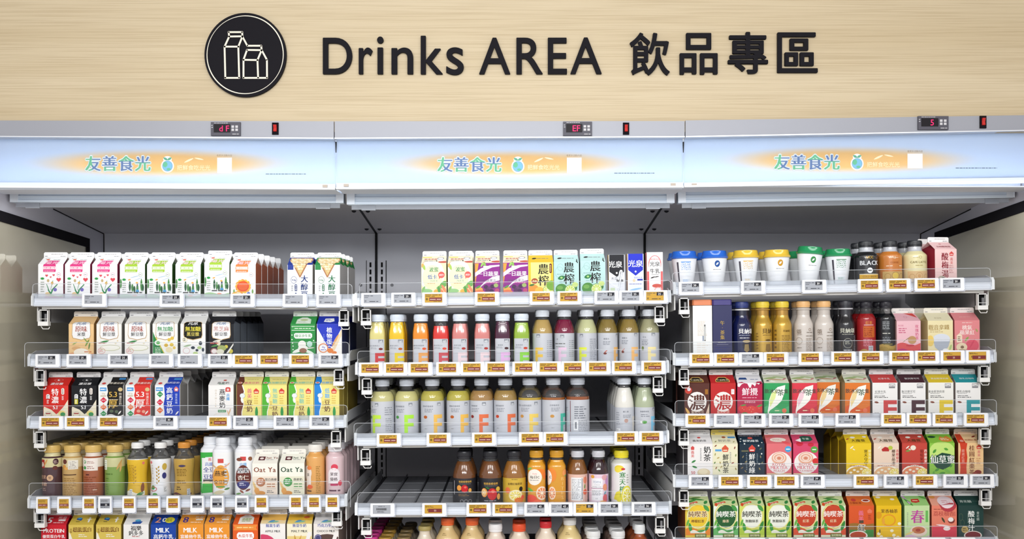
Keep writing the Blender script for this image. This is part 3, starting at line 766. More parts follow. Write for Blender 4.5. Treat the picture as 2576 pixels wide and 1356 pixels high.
def rat(P, z):
    for (a, ra), (b, rb) in zip(P, P[1:]):
        if a <= z <= b: return ra + (rb - ra) * (z - a) / (b - a + 1e-9)
    return P[-1][1]


def bottle_proto(key):
    if key in PROTO: return PROTO[key]
    b = BOT[key]; P = smooth_prof(b); sq = b.get('sq', 0); h, ch, cr = b['h'], b['ch'], b['cr']; sp = b.get('shape', '')
    body_m = mat(b['liq'], b.get('rough', .22), b.get('metal', 0), .6)
    zf = b.get('fill', b['nk'])
    parts = []
    lo = [p for p in P if p[0] < zf - 1e-6] + [(zf, rat(P, zf))]; hi = [(zf, rat(P, zf))] + [p for p in P if p[0] > zf + 1e-6]
    mb = MB(); mb.lathe(lo, body_m, 28, sq); parts.append(('bottle_body', mb.mesh('bottle_body')))
    zn = h - ch - .001
    hi.append((zn, b['nr'] * .98)); nm = NECK if not b.get('opaque') else mat(b['opaque'], .3, b.get('metal', 0), .4)
    mb = MB(); mb.lathe(hi, nm, 28, sq * .5 if hi[0][1] > b['nr'] * 1.2 else 0)
    if not b.get('opaque'): mb.lathe([(zn - .004, b['nr'] + .0005), (zn - .0035, b['nr'] + .0025), (zn - .002, b['nr'] + .0025), (zn - .0015, b['nr'])], NECK, 24)
    elif b.get('collar'): mb.lathe([(zn - .007, b['nr']), (zn - .006, b['nr'] + .003), (zn - .003, b['nr'] + .003), (zn - .002, b['nr'])], mat(b['collar'], .3), 24)
    parts.append(('bottle_neck', mb.mesh('bottle_neck')))
    cm = mat(b['cap'], .35); mb = MB(); N = 40; csq = b.get('csq', 0)
    z0 = h - ch; pr = [(z0, cr), (z0 + ch * .22, cr), (z0 + ch * .24, cr * .975), (z0 + ch * .28, cr), (h - .0035, cr * .985), (h - .0012, cr * .955), (h, cr * .88)]
    mb.lathe(pr, cm, N, csq)
    if not csq:
        for i in range(0, N * 1):      # grip ribs
            a = 2 * math.pi * i / N; x, y = math.sin(a), -math.cos(a); t = Vector((math.cos(a), math.sin(a), 0)) * cr * .035
            p = Vector((x, y, 0)) * cr * 1.0; q = Vector((x, y, 0)) * cr * 1.018
            za, zb = z0 + ch * .32, h - .004
            mb.raw([p - t + Vector((0, 0, za)), q + Vector((0, 0, za)), p + t + Vector((0, 0, za)), p * .985 - t + Vector((0, 0, zb)), q * .985 + Vector((0, 0, zb)), p * .985 + t + Vector((0, 0, zb))], [(0, 1, 4, 3), (1, 2, 5, 4), (3, 4, 5), (2, 1, 0)], cm)
    parts.append(('cap', mb.mesh('cap')))
    if b.get('lab'):
        l0, l1, lc = b['lab']; lp = [(l0, rat(P, l0) + .0003)] + [(p[0], p[1] + .0003) for p in P if l0 < p[0] < l1] + [(l1, rat(P, l1) + .0003)]
        mb = MB(); mb.lathe(lp, mat(lc, b.get('lr', .42)), 40 if not sq else 32, sq, cap=False); parts.append(('label', mb.mesh('label')))
    if b.get('ops'):
        def mp(u, v, o):
            z = v / 1000; r = rat(P, z); a = u / 1000 / b['r']
            q = sqf(a, sq) * (r + .0004 + o); return (q * math.sin(a), -q * math.cos(a), z)
        lim = b['r'] * 1000 * 1.45; st = 3.5 if not sq else 2.5
        ex = [(0, -lim + i * st) for i in range(int(2 * lim / st) + 1)] + [(1, p[0] * 1000) for p in P[3:]]
        pm = print_flat(parse_ops(b['ops']), 1, 0, None, '', mp, (-lim, 0, lim, zn * 1000), lift=.00002, base=.00012, extra=ex)
        parts.append(('label_print', pm.mesh('label_print')))
    PROTO[key] = parts; return parts


def cup_proto(key):
    if key in PROTO: return PROTO[key]
    d, lid, ops = CUP[key]; mb = MB(); h = .086
    P = [(0, .0235), (.002, .0255), (h, .0365)]
    mb.lathe(P, mat('f1f3f6', .4), 40); A = mb.mesh('cup_body')
    mb = MB(); mb.lathe([(h - .004, .0375), (h - .003, .0392), (h + .001, .0395), (h + .003, .0375), (h + .005, .036), (h + .015, .0342), (h + .018, .033), (h + .0165, .030), (h + .0165, .002)], mat(lid, .12, 0, .5), 48); mb.lathe([(h + .0165, .008), (h + .0185, .0065)], mat(lid, .12, 0, .5), 12); B = mb.mesh('lid')
    def mp(u, v, o):
        z = v / 1000; r = .0235 + (.0365 - .0235) * z / h + .0006 + o; a = u / 1000 / .033; return (r * math.sin(a), -r * math.cos(a), z)
    pm = print_flat(parse_ops(ops), 1, 0, None, '', mp, (-44, 0, 44, 84), lift=.00002, base=.0001, extra=[(0, -44 + i * 3) for i in range(30)])
    mb = MB(); mb.extr([(.0315, .006), (.040, .082), (.0412, .082), (.0327, .006)], -.0025, .0025, mat('5a5560', .5), 'x')
    mb.v = [(v[0] * 1, -v[1], v[2]) for v in mb.v]; ca = math.cos(-.95); sa = math.sin(-.95); mb.v = [(v[0] * ca - v[1] * sa, v[0] * sa + v[1] * ca, v[2]) for v in mb.v]
    PROTO[key] = [('cup_body', A), ('lid', B), ('cup_print', pm.mesh('cup_print'))]
    if 's' in key[-1:]: PROTO[key].append(('straw', mb.mesh('straw')))
    return PROTO[key]


def brick_proto(key):
    if key in PROTO: return PROTO[key]
    d, fr, side, w, h, dp, ops, cap = BRK[key]; mb = MB(); hw = w / 2
    mb.box(-hw, 0, 0, hw, dp, h, mat(side, .4)); mb.face([(-hw, -.0002, 0), (hw, -.0002, 0), (hw, -.0002, h), (-hw, -.0002, h)], mat(fr, .4))
    L = [('box_body', mb.mesh('box_body'))]
    if cap:
        mb = MB(); r = .004; c = hw + .0005; cc = [(-c, r), (-c + r, 0), (c - r, 0), (c, r), (c, dp - r), (c - r, dp), (-c + r, dp), (-c, dp - r)]
        n = len(cc); vs = [(x, y, h + .001) for x, y in cc] + [(x, y, h + .015) for x, y in cc] + [(x * .95, dp / 2 + (y - dp / 2) * .95, h + .017) for x, y in cc]
        mb.raw(vs, [(i + n * j, (i + 1) % n + n * j, (i + 1) % n + n * (j + 1), i + n * (j + 1)) for j in (0, 1) for i in range(n)] + [tuple(range(2 * n, 3 * n)), tuple(range(n - 1, -1, -1))], mat(cap, .4)); L.append(('cap', mb.mesh('cap')))
    def mp(u, v, o): return ((u - 50) * w / 100, -.0003 - o, v * w / 100)
    L.append(('carton_print', print_flat(parse_ops(ops), 1, 0, None, '', mp, (1, 0, 99, h / w * 100), lift=.00002, base=.0001).mesh('carton_print')))
    if 'milkblack' in key:
        mb = MB(); mb.bar([(.002, -.004, .004), (.013, -.004, .062), (.015, -.004, .070), (.012, -.004, .073), (.009, -.004, .069), (.004, -.004, .045)], .0022, mat('eef2f6', .25), 8); L.append(('straw', mb.mesh('straw')))
    PROTO[key] = L; return L


NW = 'zero first second third fourth fifth sixth seventh eighth'.split()


def place(key, items):
    """items: (design, left or centre px, rows behind, options)"""
    loc, rot, L = SFR[key]; p0 = SH[key][0]
    M = Matrix.Translation(loc) @ Matrix.Rotation(rot[1], 4, 'Y'); cnt = {}; tot = {}; sh = '%s of the %s' % (SHN[key], bayn(key))
    for it in items: tot[it[0]] = tot.get(it[0], 0) + 1
    for it in items:
        dn, px, rows = it[:3]; op = it[3] if len(it) > 3 else {}
        cnt[dn] = cnt.get(dn, 0) + 1
        if dn in CART:
            ms = list(zip(('carton_body', 'gable_top', 'top_seal', 'carton_print'), carton_proto(dn))); y0 = .030; pitch = .0735; x = wx(px + 31.5, 3.03); desc = CART[dn][0]; name, cat = 'drink_carton', 'carton'; dd = 0
        elif dn in BRK: ms = brick_proto(dn); y0 = .030; pitch = BRK[dn][5] + .003; x = wx(px, 3.03); desc = BRK[dn][0]; name, cat = 'drink_box', 'carton'
        elif dn in CUP: ms = cup_proto(dn); y0 = .030 + .038; pitch = .082; x = wx(px, 3.0 + y0); desc = CUP[dn][0]; name, cat = 'coffee_cup', 'cup'
        else:
            b = BOT[dn]; ms = bottle_proto(dn); y0 = .030 + b['r']; pitch = 2 * b['r'] + .0035; x = wx(px, 3.0 + y0); desc = b['d']; name, cat = ('coffee_can', 'can') if b.get('can') else ('drink_bottle', 'bottle')
        z0 = op.get('dz', .0002); tl = op.get('tilt', 0); rz = op.get('rz', 0); y0 += op.get('dy', 0)
        xl = (x - loc[0]) / math.cos(rot[1])
        n = tot[dn]; grp = desc + 's'
        for r in range(rows + 1):
            if r in op.get('skip', ()): continue
            jx = 0 if r == 0 else random.Random(r * 31 + int(px)).uniform(-.0018, .0018)
            pos = M @ Vector((xl + jx + op.get('dx', 0) * r, y0 + r * pitch, z0 if r == 0 else .0002))
            C = ['', 'one', 'two', 'three', 'four', 'five', 'six', 'seven']; se = '%s, %s' % (SHN[key], bayn(key))
            if r == 0: lb = '%s%s, front row, %s' % (desc, '' if n == 1 else ', %s of %s' % (NW[cnt[dn]], C[n]), se)
            else: lb = '%s, row %s%s, %s' % (desc, C[r + 1], '' if n == 1 else ', lane %s of %s' % (C[cnt[dn]], C[n]), se)
            t = thing(name, lb, cat, pos, (0, rot[1] + math.radians(tl if r == 0 else 0), 0), '%ss on the %s' % (cat, sh))
            if tl and r == 0: t.rotation_euler = (0, rot[1] + math.radians(tl), math.radians(rz))
            elif rz or op.get('rzall'): t.rotation_euler = (0, rot[1], math.radians(rz))
            for nm, me in ms:
                if r > 0 and 'print' in nm and not op.get('pr'): continue
                link(nm, me, t)


# ---------------------------------------------------------------- artwork: cartons
# name: (description, front, side, slope, seal, artwork)   u 0-100, v 0-136 front, 136-194 slope, 194-215 seal
CART = {}
SUN = 'E 26 176 7 5 e85a38;M 48 172 78 178 1 999;Q 22 184 9 6 1 777;'
def sunny(c, c2, flav, name): return SUN + 'P %s 20 106 68 106 70 110 70 136 22 136 20 132;P %s 22 136 70 136 76 168 30 168;T 陽光 50 150 27 ffd8e8 b;R 21 117 69 128 fff;T %s 45 122.5 7.6 %s b;M 24 108 66 112 1 ffffff;Q 82 96 8 8 1 %s;M 77 94 87 98 1 888;' % (c, c, name, c, c2) + flav
HEARTS = 'E 17 80 10 6 dff0df;E 17 80 7 4.5 2f9a4a;M 10 24 28 70 5 aab0aa;P 2f8a52 42 0 58 0 54 20 60 34 56 34 50 26 42 36 38 36 46 20;P 2f8a52 54 30 78 56 76 59 52 34;P 2f8a52 46 30 34 60 32 60 42 30;P 2f8a52 50 34 60 72 58 72 49 34;H 82 76 10 e0505c;H 34 92 6 e0505c;H 50 86 4 e0505c;H 62 94 5 e0505c;E 40 72 5 6 c9b080;E 56 62 5 6 d8b060;E 68 36 7 7 7a6fc0;W 30 0 100 14 3 a6c85a;R 26 0 60 10 e89ac0;W 60 0 100 8 2 e06aa0;E 38 18 10 8 e8c890'
TREES = 'E 17 76 10 6 dff0df;E 17 76 7 4.5 2f9a4a;M 10 24 28 66 5 aab0aa;' + ';'.join('F %d %d %d %d 90 %s' % (x, y, l, 9, '2d5f3e' if i % 2 else '4c8a4a') for i, (x, y, l) in enumerate([(4, 60, 40), (40, 50, 42), (50, 44, 34), (58, 38, 28), (86, 55, 52), (92, 44, 30), (70, 40, 40)])) + ';F 70 58 16 6 90 2f3e5a;F 38 76 12 6 20 e8b060;F 68 64 10 7 0 f0b050;F 60 88 40 3 14 b0cce0;F 76 80 44 2.5 20 c4d8e8;E 70 30 7 7 4f9ccc;W 0 0 100 14 4 a8cf9a;E 60 12 9 4 f0a080;M 30 20 96 30 1 555'
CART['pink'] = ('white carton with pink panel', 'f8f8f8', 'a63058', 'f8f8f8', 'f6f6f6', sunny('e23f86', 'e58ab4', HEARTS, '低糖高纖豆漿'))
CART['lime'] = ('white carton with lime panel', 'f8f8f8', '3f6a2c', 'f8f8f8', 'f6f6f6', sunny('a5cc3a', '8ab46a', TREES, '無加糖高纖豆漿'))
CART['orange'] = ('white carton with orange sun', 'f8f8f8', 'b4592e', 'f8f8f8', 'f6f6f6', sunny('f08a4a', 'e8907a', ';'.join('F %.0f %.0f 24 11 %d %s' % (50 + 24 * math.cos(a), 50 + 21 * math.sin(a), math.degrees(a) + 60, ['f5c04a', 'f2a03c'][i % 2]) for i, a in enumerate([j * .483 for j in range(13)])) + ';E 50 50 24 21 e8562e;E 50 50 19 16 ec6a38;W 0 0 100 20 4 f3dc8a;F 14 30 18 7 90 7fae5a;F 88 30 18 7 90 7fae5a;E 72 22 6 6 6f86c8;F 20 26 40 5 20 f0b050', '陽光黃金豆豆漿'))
BEANS = ';'.join('E %.1f %.1f 5.6 4.6 %s' % (x, y, ['f2ddb4', 'e6c88f', 'f6e6c4'][(i * 7) % 3]) for i, (x, y) in enumerate([(12 + 10.4 * c + (4 if r % 2 else 0), 184 - 9.2 * r) for r in range(10) for c in range(8) if abs(12 + 10.4 * c + (4 if r % 2 else 0) - 50) < 46 - max(0, r - 2) * 6.6]))
def dachun(c, c2): return 'R 0 140 100 194 %s;W 0 116 24 140 3 %s;P b07a52 4 172 8 190 94 190 98 172 52 86 48 86;P d9bb80 10 174 12 188 90 188 92 174 51 94 49 94;%s;T 大醇豆漿 68 96 30 %s b v;Q 26 76 12 14 1 %s;T 4.2g 26 76 9 %s b;P %s 30 32 38 32 39 36 39 54 37 58 31 58 29 54;T 無加糖 34.5 56 7 fff v;M 16 30 24 56 3 bbb;E 34 20 3 5 %s' % (c, c, BEANS, c2, c2, c2, c2, c2)
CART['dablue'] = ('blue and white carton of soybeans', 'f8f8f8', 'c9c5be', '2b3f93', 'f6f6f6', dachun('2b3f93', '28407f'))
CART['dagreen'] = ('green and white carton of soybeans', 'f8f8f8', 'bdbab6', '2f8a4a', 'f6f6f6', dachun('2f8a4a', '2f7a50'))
def kc(c, plate, tx, name, sub, rest, edge='c0a070'): return 'P %s 14 142 20 152 50 156 80 152 86 142 88 92 84 80 50 72 16 80 12 92;P %s 16 142 22 150 50 154 78 150 84 142 86 94 82 82 50 75 18 82 14 94;T 光泉 50 142 20 %s b;T %s 50 117 %d %s b;T %s 50 96 17 %s b;M 8 198 20 202 1 bbb;' % (edge, plate, c, name, 25 if len(name) < 3 else 21, tx, sub, '444' if plate == 'f8f8f8' else 'e9d76a') + rest
OATS = 'F 30 66 40 8 12 3f8a4a;M 8 58 40 64 1 b0443c;E 54 42 40 12 f1efdc;E 54 45 38 10 fbfaf0;Q 54 42 40 12 1.2 a9b06a;Q 20 30 15 12 1.5 d88a84;M 10 24 32 36 2 d88a84;E 84 70 3 3 e8d8b0;E 76 60 4 4 e8e0c8'
CART['rice'] = ('tan and white carton of rice drink', 'f2cb92', 'b98a50', 'f0c890', 'f6f0e6', kc('5a76a0', 'f8f8f8', 'a8564a', '原味', '米漿', 'E 30 40 18 8 e2b27a;F 74 62 34 7 60 7d9a4a;F 82 50 30 6 80 6d8c44;F 68 72 30 5 130 8aa456;W 0 0 100 20 4 e8a878;E 50 24 30 16 fbf3e2;M 62 22 92 30 1 d87a4a;F 24 60 22 6 30 9fb060'))
CART['bean'] = ('white carton of original soy drink', 'f6f4ee', '9c9890', 'f6f4ee', 'f6f6f6', kc('5a76a0', 'f8f8f8', 'a8564a', '原味', '鮮豆漿', OATS))
CART['nosugar'] = ('white carton with green corner', 'f6f6f0', '868a80', 'f6f6f0', 'f6f6f6', 'P 2f8a4a 0 20 0 110 10 84 44 20;P d8c84a 10 84 14 84 48 20 44 20;E 22 62 14 11 f0f6ec;E 22 62 8 6 4cae4a;T 無加糖 50 117 22 3f9a5a b;' + kc('5a76a0', 'f8f8f8', '3f9a5a', '無加糖', '鮮豆漿', 'E 66 74 7 7 e6c654;E 78 80 7 7 e6c654;E 54 52 8 7 dfb84a;E 76 54 8 7 e6c654;E 86 42 6 6 eccc60;E 66 34 14 11 f0e2b8;M 10 20 36 44 4 dff0d8'))
CART['blackbean'] = ('white carton with black plaque', 'f6f6f4', '6a6a6c', 'f6f6f4', 'f6f6f6', kc('ffffff', '1b1c1a', 'e8dc4a', '無加糖', '黑豆漿', 'E 18 74 10 10 f4f0dc;Q 18 74 10 10 1 c8b070;M 12 68 24 80 2 333;E 80 60 7 8 3a4552;E 50 42 8 6 2f3a48;E 66 32 6 5 2f3a48;E 76 42 9 6 b8d08a;E 90 34 5 8 3a4552;F 28 50 34 7 14 a8c09a;Q 24 30 14 12 1.4 d8a0a0;E 60 20 10 6 c0d890'))
CART['sesame'] = ('black carton with cream plaque', '1e1f24', '7f8792', '26272c', 'e9e9e7', kc('6a86b0', 'f8f8f8', 'c08a84', '黑芝麻', '鮮豆漿', 'E 70 46 7 7 e0cf4a;E 88 28 9 9 d8c84a;P f4f2ea 70 20 100 62 100 54 78 20;E 52 40 18 12 a8b46a;F 26 50 34 7 14 4f9a4a;E 40 60 8 10 e8dcc0;M 6 56 40 64 1 d0554a;Q 22 28 14 12 1.6 e08a8a;E 22 28 11 9 f4e8e4;E 46 26 16 10 e8e4d0;F 36 70 40 6 10 f0ede0'))
CART['mung'] = ('green carton of mung bean milk', '2f8f45', '24703a', '3a9c4e', 'e8efe4', 'P d9ecd4 20 138 22 170 40 186 60 186 78 170 80 138;P eaf4e6 25 142 27 168 42 180 58 180 73 168 75 142;E 50 166 16 6 b8c88a;M 28 148 72 154 2 6f8a50;P e8f4e4 4 128 96 128 90 118 96 110 4 110 10 118;P 3a9c4e 6 126 94 126 90 119 94 112 6 112 10 119;M 16 115 84 122 1 dff0d8;P f8fbf6 14 84 20 78 80 78 86 84 86 96 80 100 20 100 14 96;T 綠豆沙牛乳 50 89 13 2f8f45 b;' + ';'.join('E %d %d 2.5 2.5 e8f4e4' % p for p in [(6, 74), (8, 60), (10, 48), (6, 92), (92, 70), (10, 34)]) + ';F 30 30 50 14 20 f0f4ea;F 70 26 50 12 -20 e8f0e4;E 46 54 16 16 f4f2ea;E 50 40 20 10 f4f2ea;E 76 56 11 12 bfe0d4;E 50 30 15 10 9a6a54;F 76 40 40 5 5 e8e4d8')
CART['plant'] = ('blue carton of plant protein drink', 'f6f4ee', '26306a', '2438b4', 'f0eee8', 'P 2a3cc0 0 136 100 136 100 122 54 34 50 34 4 118 0 124;P f2dfc0 100 194 100 150 78 194;P f0d8b4 100 118 60 34 50 20 66 20 100 92;P fff 26 152 30 176 64 178 68 156 52 148;M 32 156 62 172 2 2438b4;T 植物蛋白 50 124 23 fff b v;M 26 60 32 96 6 7f90e0;Q 26 40 20 19 4 e08a5a;E 26 40 16 15 f8f8f8;T 14g 27 44 10 3a4ab8 b;M 16 30 38 36 1 3a4ab8;E 54 30 12 10 e8843e;E 70 22 10 6 e8843e;F 74 70 60 8 62 e0a868')
def strong(bg, ink): return 'P f6eed2 0 44 4 52 32 40 52 22 62 30 80 50 100 82 100 0 0 0;P f1ead6 56 24 100 74 100 64 66 20;T 特濃 47 126 30 fff b v;T 5.1 47 50 22 fff b;P f4ece4 72 104 72 122 75 126 81 126 84 122 84 104 81 100 75 100;M 75 102 81 124 4 555;M 74 78 82 96 4 fff;P fff 12 84 12 98 15 102 23 102 26 98 26 84;M 14 84 24 100 3 666;R 12 62 26 82 %s;M 14 64 24 80 3 fff;E 50 174 5 5 fff;E 52 176 3 3 %s;Q 50 174 18 9 1.2 %s;T 濃豆漿 51 148 17 fff b;E 74 26 14 11 f2e08a;E 78 22 10 8 3f9a5a;Q 20 22 14 10 1 999;M 10 20 30 30 1 b04040' % (ink, bg, 'e8a8a0' if bg[0] != '1' else '9a9a9a')
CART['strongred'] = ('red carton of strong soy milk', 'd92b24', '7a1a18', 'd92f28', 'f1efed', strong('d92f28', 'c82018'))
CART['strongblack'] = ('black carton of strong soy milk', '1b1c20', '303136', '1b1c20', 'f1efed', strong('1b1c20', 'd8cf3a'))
def five(bg, ink, ink2, gm): return 'R 0 0 8 136 f4f4f2;P %s 34 0 34 30 38 44 34 60 40 80 34 96 38 112 34 136 100 136 100 0;P %s 34 136 42 160 40 194 100 194 100 136;R 70 176 96 188 4a98dc;T 厚濃豆奶 68 152 14 %s b;E 18 150 8 7 d8504c;R 6 114 32 128 4c9ce0;M 8 117 30 125 1 fff;T %s 20 104 8.5 b8a070;R 8 93 30 96 b8a070;P d8324e 20 66 33 78 20 90 7 78;P e8743a 20 38 33 50 20 62 7 50;P 3a9a5a 20 12 33 24 20 36 7 24;M 12 76 28 80 1 fff;M 12 48 28 52 1 fff;M 12 22 28 26 1 fff;T 5.3 58 101 30 %s b;T 厚 58 62 38 %s b;E 87 120 9 8 d9c088;T 特濃豆奶 87 108 12 %s v;M 42 78 80 82 1 %s;W 34 0 100 18 4 f4f2ec;E 52 34 8 6 %s;E 72 32 7 6 %s;F 84 28 20 6 50 f4f2ec' % (bg, bg, ink2, gm, ink, ink, ink2, ink2, 'f0a890' if bg[0] == 'd' else '5a6a50', 'f0a890' if bg[0] == 'd' else '5a6a50')
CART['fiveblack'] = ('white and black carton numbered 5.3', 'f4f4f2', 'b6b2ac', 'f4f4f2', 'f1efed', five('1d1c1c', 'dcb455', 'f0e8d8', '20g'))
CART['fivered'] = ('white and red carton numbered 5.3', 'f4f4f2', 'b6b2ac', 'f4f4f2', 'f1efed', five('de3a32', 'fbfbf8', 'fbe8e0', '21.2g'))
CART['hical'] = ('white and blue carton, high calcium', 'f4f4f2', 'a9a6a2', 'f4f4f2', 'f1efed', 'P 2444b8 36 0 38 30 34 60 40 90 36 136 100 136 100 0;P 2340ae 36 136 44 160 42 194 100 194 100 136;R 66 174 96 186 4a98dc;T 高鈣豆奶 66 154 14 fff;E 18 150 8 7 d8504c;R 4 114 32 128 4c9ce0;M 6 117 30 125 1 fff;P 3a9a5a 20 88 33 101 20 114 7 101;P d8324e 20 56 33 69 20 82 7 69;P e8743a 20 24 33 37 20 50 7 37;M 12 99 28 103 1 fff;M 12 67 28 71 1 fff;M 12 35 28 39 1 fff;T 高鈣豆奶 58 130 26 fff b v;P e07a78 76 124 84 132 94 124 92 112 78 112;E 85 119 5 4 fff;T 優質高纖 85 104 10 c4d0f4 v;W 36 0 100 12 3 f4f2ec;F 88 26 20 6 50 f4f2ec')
CART['oatmilk'] = ('white carton of oat milk', 'f3f1ee', 'b0aca4', 'f3f1ee', 'f1efed', 'E 60 170 7 5 c85a50;T 燕麥奶 56 152 16 555 b;R 40 142 64 146 5a9a78;T 燕麥奶 55 122 25 38383a b v;P d0433c 68 110 68 124 72 128 84 128 88 124 88 110;T 美 78 118 12 fff;T 高纖 78 104 14 5aa4e0 b v;T OATMILK 30 120 10 c8b49a v;R 38 28 70 38 5a9a68;M 42 31 66 35 1 fff;F 84 30 30 5 70 e0b48a;F 78 26 26 5 110 e8c09a;Q 50 16 28 8 .8 e0c0a0')
def eme(c, c2, name, col, top): return 'P %s 0 0 22 0 20 30 28 60 22 90 30 110 22 136 0 136;P %s 0 136 22 136 28 160 20 194 0 194;P f8f8f6 20 0 23 0 23 30 30 60 26 90 34 110 26 136 22 136 30 110 22 90 28 60 20 30;E 12 152 9 6 f0e4d8;E 12 152 6 4 d8604c;T %s豆奶 58 152 15 %s b;M 36 172 84 178 1 b8a860;T %s 52 124 20 %s b v;T 豆奶 52 %d 25 6a3a30 b v;P d8483c 70 102 68 114 78 124 90 114 88 102;R 72 106 86 110 fbf2d0;T 古早味 36 74 11 c8a850 v;F 80 28 46 12 90 2f9a4a;M 70 60 88 96 4 e0c060;E 24 94 11 10 e8ecec;Q 24 94 11 10 1 8a98a0;F 22 76 24 9 100 f0f2f0' % (c, c2, top, col, name, col, 124 - 21 * len(name) - 2)
YEL = 'f1e489'
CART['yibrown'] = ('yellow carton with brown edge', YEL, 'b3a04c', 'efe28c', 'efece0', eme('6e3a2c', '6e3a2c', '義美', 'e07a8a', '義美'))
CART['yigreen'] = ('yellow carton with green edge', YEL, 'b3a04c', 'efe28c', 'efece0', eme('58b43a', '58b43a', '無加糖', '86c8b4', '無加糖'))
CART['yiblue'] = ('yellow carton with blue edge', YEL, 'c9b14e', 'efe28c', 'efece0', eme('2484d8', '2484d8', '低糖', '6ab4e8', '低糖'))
def oaty(c, c2, bg, name): return 'R 0 0 100 84 %s;R 20 156 46 180 5a2a30;E 33 168 8 6 f0e4dc;T Oat_Ya 70 172 17 %s b;M 52 156 84 162 1 999;T Oat_Ya 50 112 28 %s b;E 34 62 18 18 %s;M 22 52 46 74 3 fff;T %s 74 72 12 555 b;M 58 50 92 58 1 %s;M 58 40 92 48 1 %s;R 56 35 94 36 999;M 58 18 90 30 2 666;F 12 40 60 10 110 e8c88a;F 22 30 50 9 130 dcb878;E 32 18 20 9 d8964e;E 18 28 10 12 e0a25a' % (bg, c2, c2, c, name, c, c)
CART['oatybrown'] = ('cream oat carton, brown lettering', 'f7f3e8', 'b8b0a4', 'f7f3e8', 'f1ede4', oaty('b87a56', '8a4a36', 'efe0cf', '蛋白燕麥'))
CART['oatygreen'] = ('cream oat carton, green lettering', 'f5f4e6', 'b8b0a4', 'f5f4e6', 'f1ede4', oaty('4f9a54', '1f4630', 'eae8cf', '燕麥奶'))
CART['protein'] = ('red carton reading PROTEIN', 'cf2231', '8a1822', 'cf2a36', 'eeebe8', 'T 5 26 164 48 fff b;M 44 146 86 152 1 fff;T 光泉 72 178 18 f4c4c4 b;R 60 158 88 168 f8e8e8;T PROTEIN 50 113 21 fff b;T 優質蛋白牛乳 50 90 15 fff b;W 0 0 100 40 6 f4f0ec')
CART['gold'] = ('gold carton of protein milk', 'dcc25c', 'a48c3c', 'd9bd50', 'efece0', 'P 3458a0 22 166 42 160 46 172 34 180 24 176;E 34 174 8 5 5aaed8;M 24 150 40 158 1 6a6030;E 74 176 4 4 fff;F 74 160 22 7 90 fff;F 74 168 22 4 0 fff;T 超能蛋白 55 118 19 7a4a20 b;M 20 106 84 112 1 7a4a20;T 低脂 10 122 9 7a4a20 v;P f4efe0 0 110 8 100 30 40 20 20 0 20;M 40 86 80 100 2 f4efe0;E 78 60 20 14 8a4a30')
CART['whitecal'] = ('white carton with brush lettering', 'f3f1ee', 'a8a49c', 'f3f1ee', 'efedea', 'P 2f58a4 34 140 66 140 72 154 52 158 32 150;E 52 160 12 6 5ab4dc;T 福樂 50 122 22 222 b;T 鈣多多 50 102 20 222 b;M 34 86 66 92 1 b05a50;W 0 0 100 60 6 dfe8f4')
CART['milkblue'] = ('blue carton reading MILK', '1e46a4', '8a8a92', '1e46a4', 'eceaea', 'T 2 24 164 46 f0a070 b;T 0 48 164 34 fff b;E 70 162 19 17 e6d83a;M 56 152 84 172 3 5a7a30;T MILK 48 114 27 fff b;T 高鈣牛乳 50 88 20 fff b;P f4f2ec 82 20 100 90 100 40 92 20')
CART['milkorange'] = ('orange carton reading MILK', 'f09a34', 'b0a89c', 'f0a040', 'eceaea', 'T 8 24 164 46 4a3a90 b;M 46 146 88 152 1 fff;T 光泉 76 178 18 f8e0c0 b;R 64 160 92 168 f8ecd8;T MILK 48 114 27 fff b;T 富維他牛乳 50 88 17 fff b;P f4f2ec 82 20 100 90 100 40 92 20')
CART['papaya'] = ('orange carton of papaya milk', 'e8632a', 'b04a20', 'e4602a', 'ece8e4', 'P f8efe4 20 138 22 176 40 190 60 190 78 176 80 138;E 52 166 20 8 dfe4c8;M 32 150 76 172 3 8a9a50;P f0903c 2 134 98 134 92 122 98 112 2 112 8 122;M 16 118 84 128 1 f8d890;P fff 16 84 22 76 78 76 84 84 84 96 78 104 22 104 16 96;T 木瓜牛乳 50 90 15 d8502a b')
def tri(nm, zh, c1, c2, low): return 'R 0 158 100 194 %s;W 0 140 100 158 3 %s;F 50 150 46 12 8 8ac0a0;F 44 154 26 10 20 5a9ad0;Q 50 136 26 12 1 8aa8c8;T %s 50 130 14 3f4fa8 b;T %s 50 108 %d 444 b;%s' % (c1, c2, zh, nm, 12 if len(nm) > 9 else 13, low)
CART['apple'] = ('cream carton reading APPLE MILK', 'f4f0ec', 'a89c94', 'f4ece0', 'f0ece8', tri('APPLE_MILK', '蘋果牛奶', 'edb95c', 'f2d9a4', 'E 10 40 60 56 d8486c;P f4f0ec 56 20 84 104 100 104 72 20'))
CART['malt'] = ('cream carton reading MALT MILK', 'f6efd4', 'a89c84', 'f0dfa0', 'f0ece8', tri('MALT_MILK', '麥芽牛奶', 'e9b73a', 'efd070', 'R 0 20 100 88 ecd184;F 36 60 70 8 100 c8963c;F 46 60 70 8 70 d8a64c;P f4f0ec 56 20 84 104 100 104 72 20;E 74 176 12 7 d8693a'))
CART['choco'] = ('cream carton reading CHOCO MILK', 'efe9e2', '8f8478', 'efe9e4', 'f0ece8', tri('CHOCO_MILK', '巧克力牛奶', 'e6e2e0', 'ece8e4', 'E 54 60 60 36 5a4540;E 18 80 14 15 4a4a78;Q 18 80 11 12 1 d8d0f0;P f4f0ec 56 20 84 104 100 104 72 20'))
